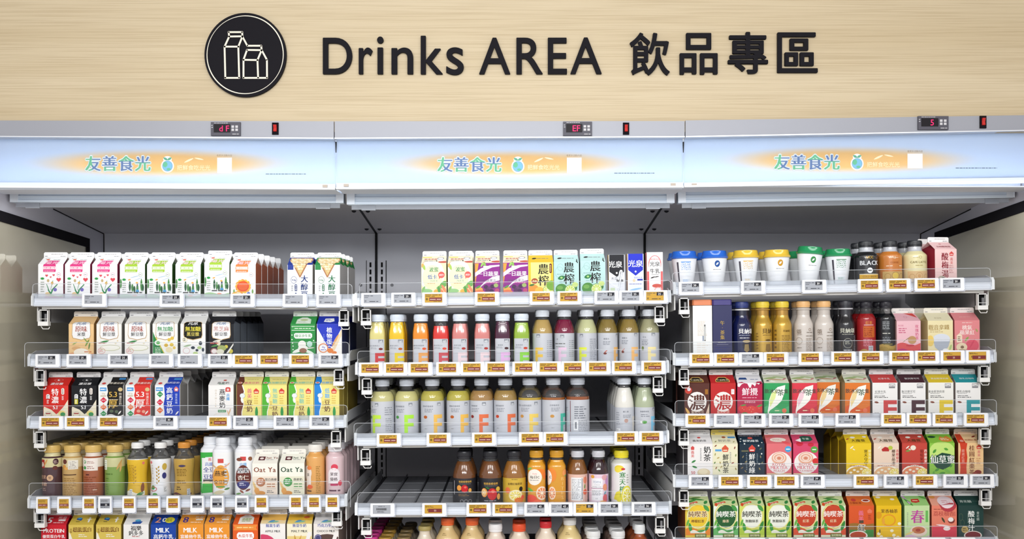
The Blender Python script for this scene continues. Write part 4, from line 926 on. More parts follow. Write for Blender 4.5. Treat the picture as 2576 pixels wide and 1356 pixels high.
# juice bay, top shelf
def bomi(r): return 'R 0 136 100 194 f3e3c8;R 4 182 40 188 d8d04a;T 歐客佬蔬果 44 170 13 b03a34 b;M 10 152 54 160 1 666;M 6 140 44 148 1 d08a60;E 76 168 14 16 f6f4fa;Q 76 176 13 10 2 333;F 60 156 10 6 120 333;E 88 146 22 7 c85a4a;' + r
CART['lowcal'] = ('pale yellow vegetable juice carton', 'f4efb4', 'a89a5c', 'f3e3c8', 'f2f0f0', bomi('E 40 90 52 64 fafae8;E 44 80 40 50 f6f2c4;F 10 122 28 12 110 a8c860;F 4 128 20 10 60 e8a860;T 波蜜 50 112 19 2f8a5a b;M 34 100 70 106 1 b8b890;T 低卡 44 82 19 4a68b0 b;T 70大卡 50 66 10 5a9aa0;E 80 90 13 13 e0605a;P e0605a 70 84 76 80 70 72;T FIT! 80 89 11 fff b;F 88 52 40 22 40 6cae58;F 76 42 36 14 20 86bf62;F 90 34 40 12 120 f0946a;F 80 26 36 10 130 ee8a5c;E 60 24 11 9 e8b850;E 20 26 24 9 9ccc8a;F 8 34 26 10 60 8cc070;F 70 30 30 12 100 5aa050;M 24 54 56 58 1 c88a4a'))
CART['veg'] = ('purple vegetable juice carton', '8e2a8a', '5c3a30', 'f3e3c8', 'f2f0f0', bomi('P e8a040 0 40 0 134 16 134 8 90;F 40 128 30 10 100 8ab85a;F 30 130 24 8 60 9ac86a;P ecd8ee 0 80 30 100 70 118 100 122 100 128 60 126 24 114 0 96;R 34 118 60 124 e8e0e0;P e9e4e8 0 36 40 54 100 66 100 86 70 80 40 62 0 20;T 一日蔬果 53 92 21 fff b;T 100%蔬果汁 52 66 13 6a5a78;M 44 54 96 60 1 f090c0;' + ';'.join('E %d %d 9 8 %s' % (x, y, c) for x, y, c in [(44, 40, '4a2450'), (58, 34, '6a3a68'), (70, 42, '4a2450'), (50, 26, '5a2c5a'), (66, 24, '4a2450'), (84, 46, 'a8c070'), (88, 26, 'c05078')]) + ';E 14 30 18 10 e8b050;E 18 20 20 8 e87850;F 14 40 24 8 30 5a9a4a'))
def nong(low, c): return 'F 24 168 20 12 20 2a2a2a;M 34 164 86 172 1 777;T 農榨 60 %d 44 1f1f1d b v;' % (138 if c else 132) + low
CART['nongyellow'] = ('yellow carton with brush lettering', 'f4e78c', 'a88a2c', 'eebf38', 'f2f0ee', 'R 0 20 10 136 f0c22e;R 90 20 100 136 f0c22e;' + nong('P 6a3026 84 96 84 128 88 132 94 128 94 96 89 92;M 86 98 92 126 5 f0d890;E 25 62 13 11 a8482c;T 香柚 25 62 9 f4e0a0 b;E 20 28 22 20 ec9c3a;E 44 24 18 14 f4c04a;K 78 26 20 18 8ab84a d8e060;E 92 44 20 20 7cae3c;F 14 46 22 8 10 3f7a34', 0))
CART['nongteal'] = ('pale teal carton with limes', 'b8dbd8', '7a9a98', 'bfe0dd', 'f2f2f2', nong('F 92 150 24 4 90 333;F 92 138 16 5 120 333;Q 22 96 18 22 1 90b8b8;Q 26 116 12 14 1 90b8b8;F 30 74 30 17 15 2f7a48;E 30 74 5 4 a8d480;M 12 86 46 90 1 6a9a9a;M 22 54 46 60 1 7aaaaa;E 30 28 24 22 4f8f3a;E 24 34 12 8 76ae50;K 64 24 22 22 6fa63c c8dc5c;F 88 34 20 8 90 3f7a3a;E 84 46 12 10 cde08a', 1))
# tea bay
CART['plum'] = ('pink carton of sour plum drink', 'f0cdca', '8a1f30', 'efc6c6', 'f0eeec', 'E 48 180 6 4 c87a80;T 烏梅酸梅湯 52 158 13 8a2434 b;T 酸梅湯 46 124 33 8a2030 b v;P d8504c 68 110 66 120 76 128 86 120 84 110;R 70 114 82 117 f4d8d4;T 義美 76 104 14 d8706c v;M 64 40 88 74 5 c89090;E 30 22 16 8 b8b0a0;E 36 18 10 6 5a4a48')
CART['rose'] = ('pale pink rose milk tea carton', 'f2c3cc', 'd8a8a4', 'efb9c4', 'efece6', 'P d8504a 50 194 88 194 96 160;Q 48 166 8 8 3 e0a0b0;T ROSE 18 118 9 d06a88;M 8 86 44 110 3 d06a88;T 玫瑰奶茶 84 122 15 d86a8c b v;W 0 0 100 44 6 e05a5c;W 0 0 100 20 6 c03a78;E 64 60 18 16 c49a6c;F 40 62 40 3 35 9a8a68;E 56 38 18 4 c8404c')
CART['guanyin'] = ('cream oolong latte carton', 'efe3b4', 'd8c48c', 'f1eac8', 'efeadc', 'T 未加味 46 156 10 b0a078;T 觀音拿鐵 44 110 21 b09458 b;M 8 88 70 102 2 c8b07c;E 54 58 34 26 c9d0dc;E 54 64 34 20 dfe4ee;P b4bcc8 22 54 88 54 80 30 66 16 44 16 28 30;E 10 56 14 22 f0d070;E 70 18 12 7 fbfbf8;F 90 30 24 9 70 b8d080')
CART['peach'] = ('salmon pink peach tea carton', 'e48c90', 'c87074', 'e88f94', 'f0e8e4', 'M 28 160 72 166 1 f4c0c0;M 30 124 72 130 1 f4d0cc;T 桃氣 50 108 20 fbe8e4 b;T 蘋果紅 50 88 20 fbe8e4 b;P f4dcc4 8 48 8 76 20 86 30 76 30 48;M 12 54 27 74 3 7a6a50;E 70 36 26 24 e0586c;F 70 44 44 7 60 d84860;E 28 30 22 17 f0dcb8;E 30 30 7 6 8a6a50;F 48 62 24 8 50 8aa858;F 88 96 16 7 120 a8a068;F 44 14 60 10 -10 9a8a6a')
def nongmilk(ov, low): return 'P e8c068 22 144 22 160 36 178 64 178 78 160 78 144;P 1e1a18 25 147 25 159 38 174 62 174 75 159 75 147;T 午后時光 50 158 12 f4e4b8 b;E 50 62 38 40 f2eeea;T 濃 50 60 66 %s b;%s' % (ov, low)
CART['nongbrown'] = ('dark brown milk tea carton', '5a3028', '2c1c1a', '5c3026', 'efece8', nongmilk('5c3026', 'E 16 108 14 14 c84438;E 18 112 7 7 e8e8f0;R 82 92 94 112 a8702c;P e0c8b0 80 0 100 60 100 0;F 14 22 40 10 120 e0b060;T 重乳可可 52 22 13 e8d4c0;T 60% 60 10 14 fff b'))
CART['nongred'] = ('red milk tea carton, round emblem', 'c32a2c', '7a1a1c', 'c22c2e', 'efece8', nongmilk('b82c2c', 'R 82 92 94 112 fff;T 玉 88 103 10 c03030;T 重乳奶茶 50 22 13 f4d8c8;R 28 6 76 15 fbe8e0;T 60% 56 11 12 7a2020 b'))
CART['berry'] = ('crimson strawberry milk carton', 'b8284e', '7a1c38', 'efedf0', 'efeded', 'P f2f0f2 0 124 8 120 18 132 28 136 40 134 48 118 54 118 58 132 66 128 70 122 76 136 86 130 92 138 100 136 100 137 0 137;P b8284e 0 136 30 136 20 144 8 140;P b8284e 60 136 100 136 100 148 80 146 74 138;P 32508a 8 160 44 160 40 174 14 174;M 56 158 88 166 1 6a7aa0;T 鮮攪 50 102 32 f8e8ee b;M 20 74 80 82 1 e8a0b4;T 草莓鮮奶茶 50 60 9 f0c0cc;E 22 34 18 16 dc3c3c;E 56 26 24 20 e04440;E 88 34 18 16 dc3c3c;F 90 46 26 8 20 5a9a4a;F 24 48 24 6 10 5a9a4a;E 30 12 14 8 3f8a44;E 74 10 16 8 f0e0d8;' + ';'.join('E %d %d 1.3 1.3 f4c890' % p for p in [(48, 30), (56, 22), (62, 32), (52, 38), (20, 36), (26, 30), (86, 36)]))
def leaf(c, c2, c3): return 'R 8 0 96 134 %s;W 0 20 100 40 8 %s;R 0 136 100 194 e0e2cc;F 30 170 60 14 10 a4ba80;F 70 176 60 12 -12 b8c89a;F 50 160 70 8 -6 c8a080;F 20 152 22 8 10 3a3a40;F 86 164 18 8 30 c87a80;F 34 148 30 7 -20 fbfbf6;R 8 120 96 136 %s;P fbfaf2 84 128 82 100 70 66 52 48 36 36 24 28 18 20 20 14 26 18 22 10 14 14 14 26 18 46 20 70 30 98 54 120;P %s 52 110 44 76 24 40 22 66 30 96;T 飲冰室 30 104 19 4a4a44 b;T 茶 66 98 27 3a5a40 b;T 集 88 103 19 4a4a44 b;R 40 18 66 32 %s;M 42 22 64 30 1 f0e8c0;E 80 26 9 9 e87a5a' % (c, c2, c, c3, c2)
CART['leafgreen'] = ('green tea carton with white leaf', '2f9a58', '8aa88c', 'd4dfc8', 'f0eeec', leaf('35a25e', '4fb074', 'e4f0a0'))
CART['leafred'] = ('red tea carton with white leaf', 'd83a4a', 'a8705c', 'e4d8d4', 'f0eeec', leaf('de3e4e', 'c8384a', 'f4cdd8'))
CART['leaforange'] = ('orange tea carton with white leaf', 'e07a30', 'b8a074', 'c8c08c', 'e9e6da', leaf('e27c34', 'e0602e', 'f4dca0'))
def ef(c, nm): return 'R 0 136 100 194 %s;T %s 54 164 12 f0f0f0;R 66 114 90 132 8a8a8e;R 68 121 88 130 f4f4f4;T Fuel 78 125 8.5 555 b;T %s 32 100 11 555;M 8 90 46 94 1 999;M 8 74 72 86 2 666;F 16 58 18 8 -10 8a5040;R 62 38 97 50 f4f4f2;R 62 12 97 24 f4f4f2;R 44 0 62 66 %s;R 44 50 97 66 %s;R 44 24 97 38 %s;M 8 14 26 18 1 999' % (c, nm, nm, c, c, c)
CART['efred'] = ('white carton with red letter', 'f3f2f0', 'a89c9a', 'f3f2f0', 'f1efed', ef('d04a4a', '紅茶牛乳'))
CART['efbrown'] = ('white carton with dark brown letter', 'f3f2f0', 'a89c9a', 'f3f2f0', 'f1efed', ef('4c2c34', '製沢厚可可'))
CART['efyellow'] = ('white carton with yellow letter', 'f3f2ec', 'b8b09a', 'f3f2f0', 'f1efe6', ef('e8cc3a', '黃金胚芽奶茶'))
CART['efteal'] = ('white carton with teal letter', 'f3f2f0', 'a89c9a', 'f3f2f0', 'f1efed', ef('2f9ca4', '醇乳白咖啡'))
CART['yimilk'] = ('white milk tea carton, tall characters', 'efecea', '6a6468', 'efecec', 'f0eeec', 'E 50 176 7 5 d8504c;T 義美奶茶 50 156 14 444 b;T 奶茶 78 128 30 2c2c2a b v;T 義美 20 110 14 d8605c b v;P d8504c 14 112 13 122 20 128 27 122 26 112;M 50 68 56 120 9 777;F 24 66 20 8 30 3f8a4a;F 28 44 22 8 -20 3f8a4a;E 64 22 26 16 dccba8;E 62 26 18 11 e8dcbc;T 50 22 22 17 c85a60 b')
CART['yicream'] = ('cream milk tea carton with leaves', 'ece8c8', 'a8a484', 'ece8c8', 'efd970', 'E 50 178 8 6 b0603c;R 66 172 96 182 4a98d0;T 鮮奶茶 50 156 17 777;P d8583c 40 104 36 118 50 132 64 118 60 104;R 42 108 58 112 f4e8c8;R 10 106 36 114 5aa4dc;T 鮮奶茶 52 96 25 38382e b v;' + ';'.join('F %d %d 12 5 %d %s' % (x, y, a, c) for x, y, a, c in [(12, 128, 40, '8a4a3a'), (88, 120, 70, '8a4a3a'), (8, 60, 60, '6a8a4a'), (22, 80, 20, 'b8a060'), (30, 60, 100, 'a89850'), (14, 40, 60, '9a6a4a'), (26, 30, 130, '6a8a4a'), (80, 60, 20, '9a5a4a'), (92, 90, 80, '8a9a5a'), (10, 94, 80, 'a8a060'), (34, 44, 60, 'b8a868'), (92, 36, 110, 'a09050'), (86, 148, 50, 'a8a468'), (14, 150, 50, '8a8a50')]) + ';M 68 60 74 104 7 999')
CART['yinavy'] = ('navy milk tea carton with leaves', '1d3040', '16222c', '1e3242', 'e8e8ea', 'E 48 172 10 7 d85a50;T 鮮奶綠茶 48 154 16 e8eef0 b;M 8 184 92 190 1 c8a8a0;P d8483c 40 104 36 118 50 132 64 118 60 104;R 42 108 58 112 f4e8e0;R 8 104 36 110 6a6a50;T 鮮奶綠 50 98 26 f2f2ee b v;' + ';'.join('F %d %d 12 5 %d %s' % (x, y, a, c) for x, y, a, c in [(14, 84, 60, '8a8060'), (26, 64, 30, '9a8a5a'), (10, 40, 40, '7a6a50'), (24, 26, 130, '8a7a54'), (84, 84, 100, '8a8060'), (90, 60, 50, '7a7a5a'), (80, 36, 120, '9a8a5a'), (84, 116, 40, '6a6a50')]) + ';' + ';'.join('E %d %d 3 3 e8ece8' % p for p in [(6, 150), (76, 128), (10, 166), (88, 96), (78, 56), (6, 56), (90, 142), (20, 136)]) + ';M 68 60 74 98 7 8a98a0;M 26 30 31 100 10 8a98a0')
def royal(c, fl, deco): return 'R 0 136 100 194 %s;R 0 0 100 136 %s;R 0 0 100 18 e0c8a0;E 52 60 48 44 f6efec;E 50 78 30 24 e9b398;Q 50 80 24 18 3 f8ece4;Q 50 78 14 11 3 f8ece4;E 50 78 7 5 d88a70;T ROYAL 50 54 16 d06a70 b;T MILKTEA 50 41 17 e0808a b;T %s 50 28 %d d06a70;%s' % (c, c, fl, 14 if len(fl) < 8 else 11, deco)
CART['royalpeach'] = ('coral milk tea carton reading PEACH', 'de6470', 'b04050', 'ea9a8c', 'f0ecea', royal('e2747a', 'PEACH', 'E 50 160 32 14 f2e4d8;M 28 154 72 166 2 d8a898;F 20 184 50 12 20 e06a60;F 80 140 40 16 -30 e85a60;E 86 114 13 12 4aa4d8;M 78 110 94 118 1 fff'))
CART['royalberry'] = ('pink milk tea carton reading STRAWBERRY', 'd23a62', 'a02848', 'dc6a88', 'f0ecea', royal('d84a6e', 'STRAWBERRY', 'P 2f5a4a 34 148 34 180 50 186 78 182 84 160 70 150;T 午茶 56 166 14 d8e8d8 b;P f8f0f4 12 156 36 170 34 144;E 26 136 14 10 c82c40;E 70 132 12 8 c82c40;E 84 112 14 13 5aa84a;M 76 108 92 116 1 fff;E 90 66 14 12 d83a38;F 90 54 20 6 0 6aa04a'))
def bigm(bg, ch, c2, c1): return 'T 大魔覺 52 154 19 4a3a20 b;E 34 174 10 6 f4f0e4;E 82 178 8 5 f4f0e4;F 12 164 16 6 30 b0483c;T %s 78 112 15 %s b v;T %s 94 112 13 %s b v;E 50 16 52 34 fbf6e8;E 50 12 50 32 %s;K 84 20 24 17 e8c848 f0dc60;%s;F 22 120 18 5 40 f4f0e4;F 30 112 12 4 -30 f4f0e4;M 14 44 86 49 1 a8503c' % (ch[0], c1, ch[1], c2, bg, ';'.join('E %d %d 6 4 f8f0d8' % p for p in [(18, 20), (32, 30), (46, 24), (60, 34), (30, 10), (56, 12)]))
CART['bigyellow'] = ('bright yellow lemon jelly carton', 'ecc92a', 'a88a1c', 'ecca2c', 'efeae0', bigm('d8a848', ('寒天QQ', '蜂蜜檸檬'), 'f0e8a8', '5a4a10'))
CART['bigcream'] = ('cream pink coconut jelly carton', 'edd5c0', 'b08a70', 'ecd6c4', 'efeae6', bigm('e8b888', ('椰果晶凍', '香椰優多'), 'd86a6a', '5a3a2a') + ';P b8302e 30 112 44 122 62 118 60 104 34 104;E 66 118 9 8 b8c84a')
CART['bigred'] = ('brick red grapefruit jelly carton', 'c6483c', '8a2c26', 'c64c40', 'efe6e4', bigm('e89068', ('葡萄果凍', '西柚椰果'), 'fbe4dc', '7a2018') + ';E 44 118 11 10 f0e8d8;F 24 106 20 8 10 7a9a4a')
CART['grass'] = ('bright green herbal jelly carton', '8fc94a', '4f8a34', '8ac846', 'eef0e6', 'E 50 100 52 44 c8e880;F 20 176 34 14 0 1f4a30;P d88a3c 44 160 54 180 66 172 80 184 92 170 96 150 76 144 54 148;M 52 154 90 170 2 f4f0d0;P 1f4a38 14 56 20 82 50 98 84 92 92 70 82 44 54 30 28 38;T 仙草蜜 52 72 34 f4f6f0 b o1f4a38;F 20 104 20 10 50 4f9a3a;F 66 112 18 10 -20 5aa43c;F 30 30 22 10 30 4f9a3a;F 70 26 30 12 -30 7cc04a;F 50 16 26 10 10 4f9a3a;F 16 16 20 9 80 6ab044;F 86 46 16 8 60 4f9a3a')
CART['longan'] = ('tan and red longan tea carton', 'efc994', '7a3a20', 'efcb9a', 'f0e0cc', 'P cf4226 6 0 8 40 6 80 10 110 6 136 36 136 32 110 36 80 32 40 34 0;P cf4226 0 136 30 136 26 194 4 194;E 18 150 8 7 e8a090;T 桂圓紅棗茶 62 156 12 a85a3c b;F 74 178 20 8 30 8a2c20;T 桂圓紅棗茶 54 128 23 7a4028 b v;P d8483c 74 112 72 122 82 130 92 122 90 112;R 76 116 88 119 f4e0c8;T 義美 82 108 13 d86a70 v;T 嚴選紅棗 19 112 13 f0b0a0 v;M 72 50 90 78 4 c89060;E 78 20 14 9 8a3026;E 66 14 10 6 9c4034;R 8 195 90 203 eac8a8')
def pure(ov, ov2, tx, sub, low, low2): return 'R 0 136 100 194 cfdca0;R 0 0 100 136 %s;W 0 20 100 44 8 %s;F 50 176 66 10 -8 3f8a3c;F 30 166 60 10 24 4f9a44;F 84 158 24 14 60 3a8a44;F 50 186 40 8 6 6a8a4a;P d8542e 6 138 8 152 50 164 54 156 20 146 14 134;T Try_it! 30 154 11 fff b;E 50 96 44 50 e8ecb0;E 50 96 40 46 %s;Q 50 96 45 52 2.5 d8cc60;F 20 50 40 14 100 3f9a44;F 88 56 44 14 70 3a8a40;F 60 36 50 9 10 4a9a50;F 10 70 30 9 70 6ab04a;W 20 28 80 36 5 f0efe0;F 84 128 34 16 -50 4a9a4a;T 純喫茶 50 104 26 %s b%s;T %s 50 76 13 %s b;R 38 12 84 26 6a7a3a;T 油切新味 61 19 10 f0ecc0 b' % (low, low2, ov, tx, ' o' + ov2 if ov2 else '', sub, tx if tx[:2] != 'fb' else 'f0d8b0')
CART['purelemon'] = ('yellow and green lemon tea carton', 'e9c83a', '8a4a20', 'e0e080', 'efefe6', pure('ecc83a', 'f8eec0', '7a4a28', '檸檬紅茶', 'e8c84a', 'ee8a2c'))
CART['puregreen'] = ('dark green tea carton, white characters', '3f8a4a', '5a6a50', 'b8c890', 'efefe6', pure('2c5f34', '', 'fbfbf4', '綠茶', 'e9efe0', '6aba6a'))
CART['purelime'] = ('lime green tea carton, dark characters', 'b8d04a', '5a7a30', 'cfdca0', 'efefe6', pure('eef0e4', '', '3c3c30', '無糖綠茶', 'd0dc6a', 'b4d048'))
CART['purered'] = ('red and green black tea carton', 'd85a34', '7a3420', 'd8e0b0', 'efefe6', pure('c8482c', '', 'fbf4ec', '紅茶', 'e0e6c8', 'dc5434'))
CART['yired'] = ('orange and green black tea carton', 'dc5a2c', 'a03c20', 'e07034', 'f0e8e0', 'R 0 0 100 60 3f8a40;W 0 40 100 64 3 9a7034;E 26 170 10 9 c8443c;T 小葉紅茶 30 152 12 8a2c20 b;E 74 166 17 9 f4f0ec;E 74 167 13 6 9a4030;T 義美 48 118 22 e87a98 b v;R 40 66 58 78 5a4a3a;T 紅茶 50 64 30 222 b v of4f0e0;P e87a5c 74 106 72 116 82 124 92 116 90 106;M 76 80 90 100 3 a8402c;E 36 16 38 20 f2efe8;E 36 18 32 15 b8482c')
CART['citron'] = ('golden yellow citron tea carton', 'ecc020', 'b08a1c', 'ecc326', 'efeae0', 'E 20 186 10 6 f8f0d8;E 74 174 9 6 f8f0d8;T 茉香柚茶 52 114 17 6a4a20 b;Q 50 78 28 24 5 e89a2c;R 24 62 34 84 e8a840;E 10 98 12 14 e0a020;' + ';'.join('E %d %d 7 6 f6f0d0' % p for p in [(20, 12), (44, 6), (86, 10), (70, 18), (10, 24), (62, 36), (92, 64)]) + ';F 14 34 16 6 90 7a6a30')
CART['spring'] = ('pale green spring tea carton', 'c4dfa4', '6a9a58', '9ccf7c', 'eeeeea', 'P c8a0c8 0 194 10 194 30 150 24 144;F 22 156 50 12 -60 4f9a3c;F 86 184 36 10 -30 5aaa44;P c82c28 34 156 36 174 66 176 68 158 50 152;M 40 160 64 170 1 f4d8b0;T 春 52 92 56 c04aa0 b;R 84 70 94 116 6cba5c;M 10 50 16 110 9 9aa890;E 56 34 34 22 ecd8c8;E 56 38 26 14 c87a50;E 54 38 10 6 a8402c;W 0 0 100 14 6 dcb8d8;F 20 26 40 6 20 e8d080')
CART['lychee'] = ('coral lychee tea carton', 'e8846c', 'b05848', 'eda48c', 'efe8e6', 'E 66 148 36 38 b83c48;E 62 158 32 34 ecd8dc;M 46 150 84 170 2 d8a0a8;M 8 118 50 124 1 a04a38;T 荔枝柚香 48 104 21 c0564a b;T 紅茶 92 112 9 b8484a v;W 0 0 100 52 4 d83c50;E 78 76 14 12 8a3c34;E 76 80 11 9 f4ece8;F 46 78 26 8 120 4a4a30;F 46 56 60 8 -8 f4d4d0;E 60 44 14 8 f4ece8;E 16 186 12 8 e89a4c')
CART['bluebook'] = ('dark green sour plum juice carton', '23403c', '1a2e2c', '25443f', 'eceeec', 'T 青花驕 36 160 16 b8c4bc b;M 60 158 88 164 1 4a6a60;T 酸梅汁 52 116 27 f0f2ee b v;T 青花驕 78 112 12 b8c4bc v;M 36 66 42 104 7 7a8a80;E 26 40 14 14 b8a060;M 17 34 36 48 2 5a4a20;E 58 16 36 19 e8ddd4;E 58 17 31 15 7a2028;Q 10 90 8 14 1 5a6a50;Q 16 66 8 14 1 5a6a50;Q 92 140 7 14 1 5a6a50')

# ---------------------------------------------------------------- artwork: bottles (millimetres)
BOT = {}
LG = 'c6c9d0'
def fl(x, y, s, c): return 'R %g %g %g %g %s;R %g %g %g %g %s;R %g %g %g %g %s' % (x, y, x + s * .34, y + s * 1.5, c, x + s * .3, y + s * 1.14, x + s, y + s * 1.5, c, x + s * .3, y + s * .56, x + s, y + s * .90, c)
def f2(x, y, w, h, c): return 'R %g %g %g %g %s;R %g %g %g %g %s;R %g %g %g %g %s' % (x, y, x + w * .36, y + h, c, x + w * .34, y + h * .82, x + w, y + h, c, x + w * .34, y + h * .45, x + w * .98, y + h * .62, c)
def logo(x, y): return 'R %g %g %g %g 7d828c;R %g %g %g %g e9ecf0;T Fuel %g %g 4.2 f4f6f8 b' % (x - 5.5, y - 4.5, x + 5.5, y + 4.5, x - 4.5, y - 3.4, x + 4.5, y - 1.4, x, y + 1)
def sqb(n, d, liq, fc, fruit, name, fill=.128):
    BOT[n] = dict(d=d, r=.0232, sq=2.2, ex=1.5, h=.150, sh=.088, nk=.127, nr=.0175, ch=.0205, cr=.0205, cap='dfe8f4', liq=liq, fill=fill, rough=.16, ops='R -20 3 19 79 %s;%s;T %s -6 60 4.6 666b74;M -16 50 4 56 2 8a8f98;M -16 44 2 46 1 555a64;E 10 51 5 3.4 %s;%s' % (LG, logo(10, 73), name, fruit, fl(-5, 2, 25, fc)))
sqb('jlychee', 'pale yellow juice bottle, red F', 'dcd287', 'cf3b3e', '7a3030', '荔枝蘋果青汁')
sqb('jpine', 'golden juice bottle, yellow F', 'eac01c', 'ecd02c', 'b8602c', '鳳梨甘蔗汁')
sqb('jcarrot', 'orange juice bottle, orange F', 'ec8e22', 'eeaa60', 'dc5c34', '紅蘿蔔柳橙蘋果', .124)
sqb('jmelon', 'red melon juice bottle', 'd8352e', 'd0525c', 'e0503c', '鮮搾西瓜汁', .116)
sqb('jberry', 'rose pink juice bottle', 'd4837e', 'efd8dc', 'b03a34', '草莓甘露', .122)
sqb('jgrape', 'dark purple juice bottle', '4a1a36', 'e6b8e4', '4a2c30', '葡萄甜', .128)
sqb('jgreen', 'green kiwi juice bottle', '93b53a', '8fd84a', 'c8442c', '綠奇異果', .124)
def rnb(n, d, liq, fx, fc, extra='', h=.160, lab=.093, fill=.132):
    BOT[n] = dict(d=d, r=.0285, ex=1.5, h=h, sh=lab + .002, nk=h - .027, nr=.0165, ch=.0195, cr=.0195, cap='d9dee6', liq=liq, fill=fill, rough=.14, lab=(.002, lab, LG), ops=(f2(fx, 2, 24, 50, fc) if fc else '') + ';' + extra)
NUT = ';M 20 24 36 74 9 9a9ea6;M 12 24 18 74 9 a8acb4'
rnb('wginger', 'amber drink bottle, golden F', 'b79a5c', -24, 'edc44e', logo(-14, 86) + NUT)
rnb('wbeet', 'burgundy drink bottle, pink F', '7a1f3e', -20, 'e8c8e0', logo(-8, 84) + ';M -34 60 2 66 1 777;T 水 -24 76 6 555;M -30 52 0 56 1 888' + NUT)
rnb('wlemon', 'pale drink bottle, lime F', 'c2c596', -27, 'e2ec4a', logo(-19, 86) + ';M 6 16 32 78 11 9a9ea6;M 4 6 14 12 1 c85a50')
rnb('whoney1', 'olive honey drink bottle, turned', '86723a', 16, 'f0bb70', 'T 蜂蜜水 -6 76 5.6 6a6e78;M -16 58 8 70 3 888c96;F -8 40 12 3 40 c86a5a;E -10 34 5 3 7a3a30;' + logo(30, 86))
rnb('whoney2', 'olive honey drink bottle, orange F', '8c763a', 4, 'f2bd78', 'T 蜂蜜水 -16 78 5.6 6a6e78;M -26 60 -4 72 3 888c96;F -20 44 12 3 40 c86a5a;E -22 38 5 3 7a3a30;' + logo(18, 88))
rnb('wchia', 'greyish drink bottle, cream F', 'a19f7c', -8, 'efe0a4', 'T 籽水 -18 80 5.6 6a6e78;M -28 56 -6 74 4 888c96;E -24 48 4 6 7a8a50;' + logo(8, 88))
def wd(n, d, liq, fx, fc, name, fr, nx=-24, neck=None, fill=.129, ex=''):
    BOT[n] = dict(d=d, r=.0338, h=.164, sh=.103, nk=.133, nr=.0165, ex=2, ch=.0205, cr=.0205, cap='c4c9d2', liq=liq, fill=fill, rough=.13, lab=(.002, .101, LG), ops='T %s %g 86 5.6 6f747e;M %g 68 %g 80 3 8a8e98;E %g 55 6 4.5 %s;%s;%s;M %g 20 %g 23 1 999' % (name, nx + 10, nx, nx + 28, nx + 3, fr, f2(fx, 2, 28, 60, fc) if fc else '', ex, nx, nx + 9))
wd('tgreen1', 'pale wide bottle, lime F turned', 'c9c48a', -29, 'c4e84c', '青', '6a9a4a', -40, ex=logo(-14, 92) + ';M 10 60 38 86 4 9a9ea6;M 12 14 34 54 7 a0a4ac')
wd('tgreen2', 'pale wide bottle, lime F', 'c9c484', -4, 'aee848', '荔枝檸檬蘋茶', '4f9a4a', -30, ex=logo(14, 92))
wd('torange1', 'olive wide bottle, orange F', 'b8ae52', 6, 'f0c060', '橙柚百香綠茶', 'b8602c', -22, ex=logo(22, 92))
wd('torange2', 'olive wide bottle, amber F', 'b6ac4c', 8, 'f0bf5c', '橙柚百香綠茶', 'b8602c', -20, ex=logo(26, 92))
wd('tbrown1', 'brown wide bottle, coral F', 'a4804e', -6, 'e2744c', '青梅綠茶', '8a3030', -32, ex=logo(8, 92))
wd('tbrown2', 'tan wide bottle, coral F', 'a0834c', 6, 'e2744c', '葡萄柚綠茶', 'c8482c', -28, ex=logo(22, 92))
wd('tclear', 'clear wide bottle, yellow F', 'b89c3a', -2, 'ebcd68', '阿里山金萱烏龍茶', 'c8944c', -28, fill=.108, ex=logo(18, 92))
wd('tamber', 'amber wide bottle, teal F', '9a5a28', 20, '4cbca4', '四季春青茶', 'c8944c', -8, fill=.108)
wd('tback', 'amber wide bottle turned backwards', '93502a', 0, None, '_', 'c6c9d0', -60, fill=.110, ex='R -26 4 -24 98 7a3a44;M -12 46 28 84 6 777c86;R -14 14 -2 42 f4f6f8;R -11 18 -5 38 8a8e96;M 0 10 30 44 7 9a9ea6')
rnb('tbarley', 'white barley drink bottle', 'e4e2da', 24, 'ddd8cc', 'T 薏仁漿 2 66 5.6 6f747e;M -6 48 22 58 3 8a8e98;E 3 40 6 5 b88a7a;R -28 6 -14 18 f0f2f4;M -26 8 -16 16 2 555;M -28 28 -14 66 6 a0a4ac', h=.163, lab=.078, fill=.134)
rnb('tcoco', 'pale green coconut drink bottle', 'aeb89a', 16, '86ccec', 'T 海鹽椰檸青 -4 66 5.2 6f747e;M -14 50 16 60 2 8a8e98;E -12 36 4 4 f0f0f0;E -4 36 7 5 5aa04a;' + logo(28, 72), h=.163, lab=.078, fill=.134)
def gb(n, **k): BOT[n] = k
gb('vdark1', d='brown vinegar bottle, small apple', r=.0335, ex=1.5, h=.153, sh=.078, nk=.124, nr=.0195, ch=.021, cr=.0205, cap='27272c', liq='6f4526', rough=.12, lab=(.002, .077, '24242a'), ops='T 蜜蘋香橙伯爵 4 68 6.4 d8aa4c b;M -14 60 22 63 1 777;E -14 50 7 8 eda04a;E 2 48 10 11 c8242a;E 4 52 4 3 e86a5a;E 18 43 5 6 e8a850;M -16 26 20 34 2 8a6a40;Q -6 12 5 5 .7 c8c8cc;Q 6 12 5 5 .7 c8c8cc;Q 18 12 5 5 .7 c8c8cc;R -33 30 -31 70 e0e0e4')
gb('vdark2', d='brown vinegar bottle, large apple', r=.0335, ex=1.5, h=.153, sh=.078, nk=.124, nr=.0195, ch=.021, cr=.0205, cap='27272c', liq='6f4526', rough=.12, lab=(.002, .077, '24242a'), ops='T 蜜蘋香橙伯爵 2 62 7.2 d8aa4c b;M -18 54 24 57 1 777;E -18 36 10 13 eda04a;K -20 36 8 11 eda04a f0b860;E 6 32 14 17 c8242a;E 8 40 5 5 e86a5a;E 26 24 6 9 e8a850;E 24 46 7 7 e0b84a;F -8 50 14 4 -20 3a7a3a;M -18 10 20 16 1 9a9aa0')
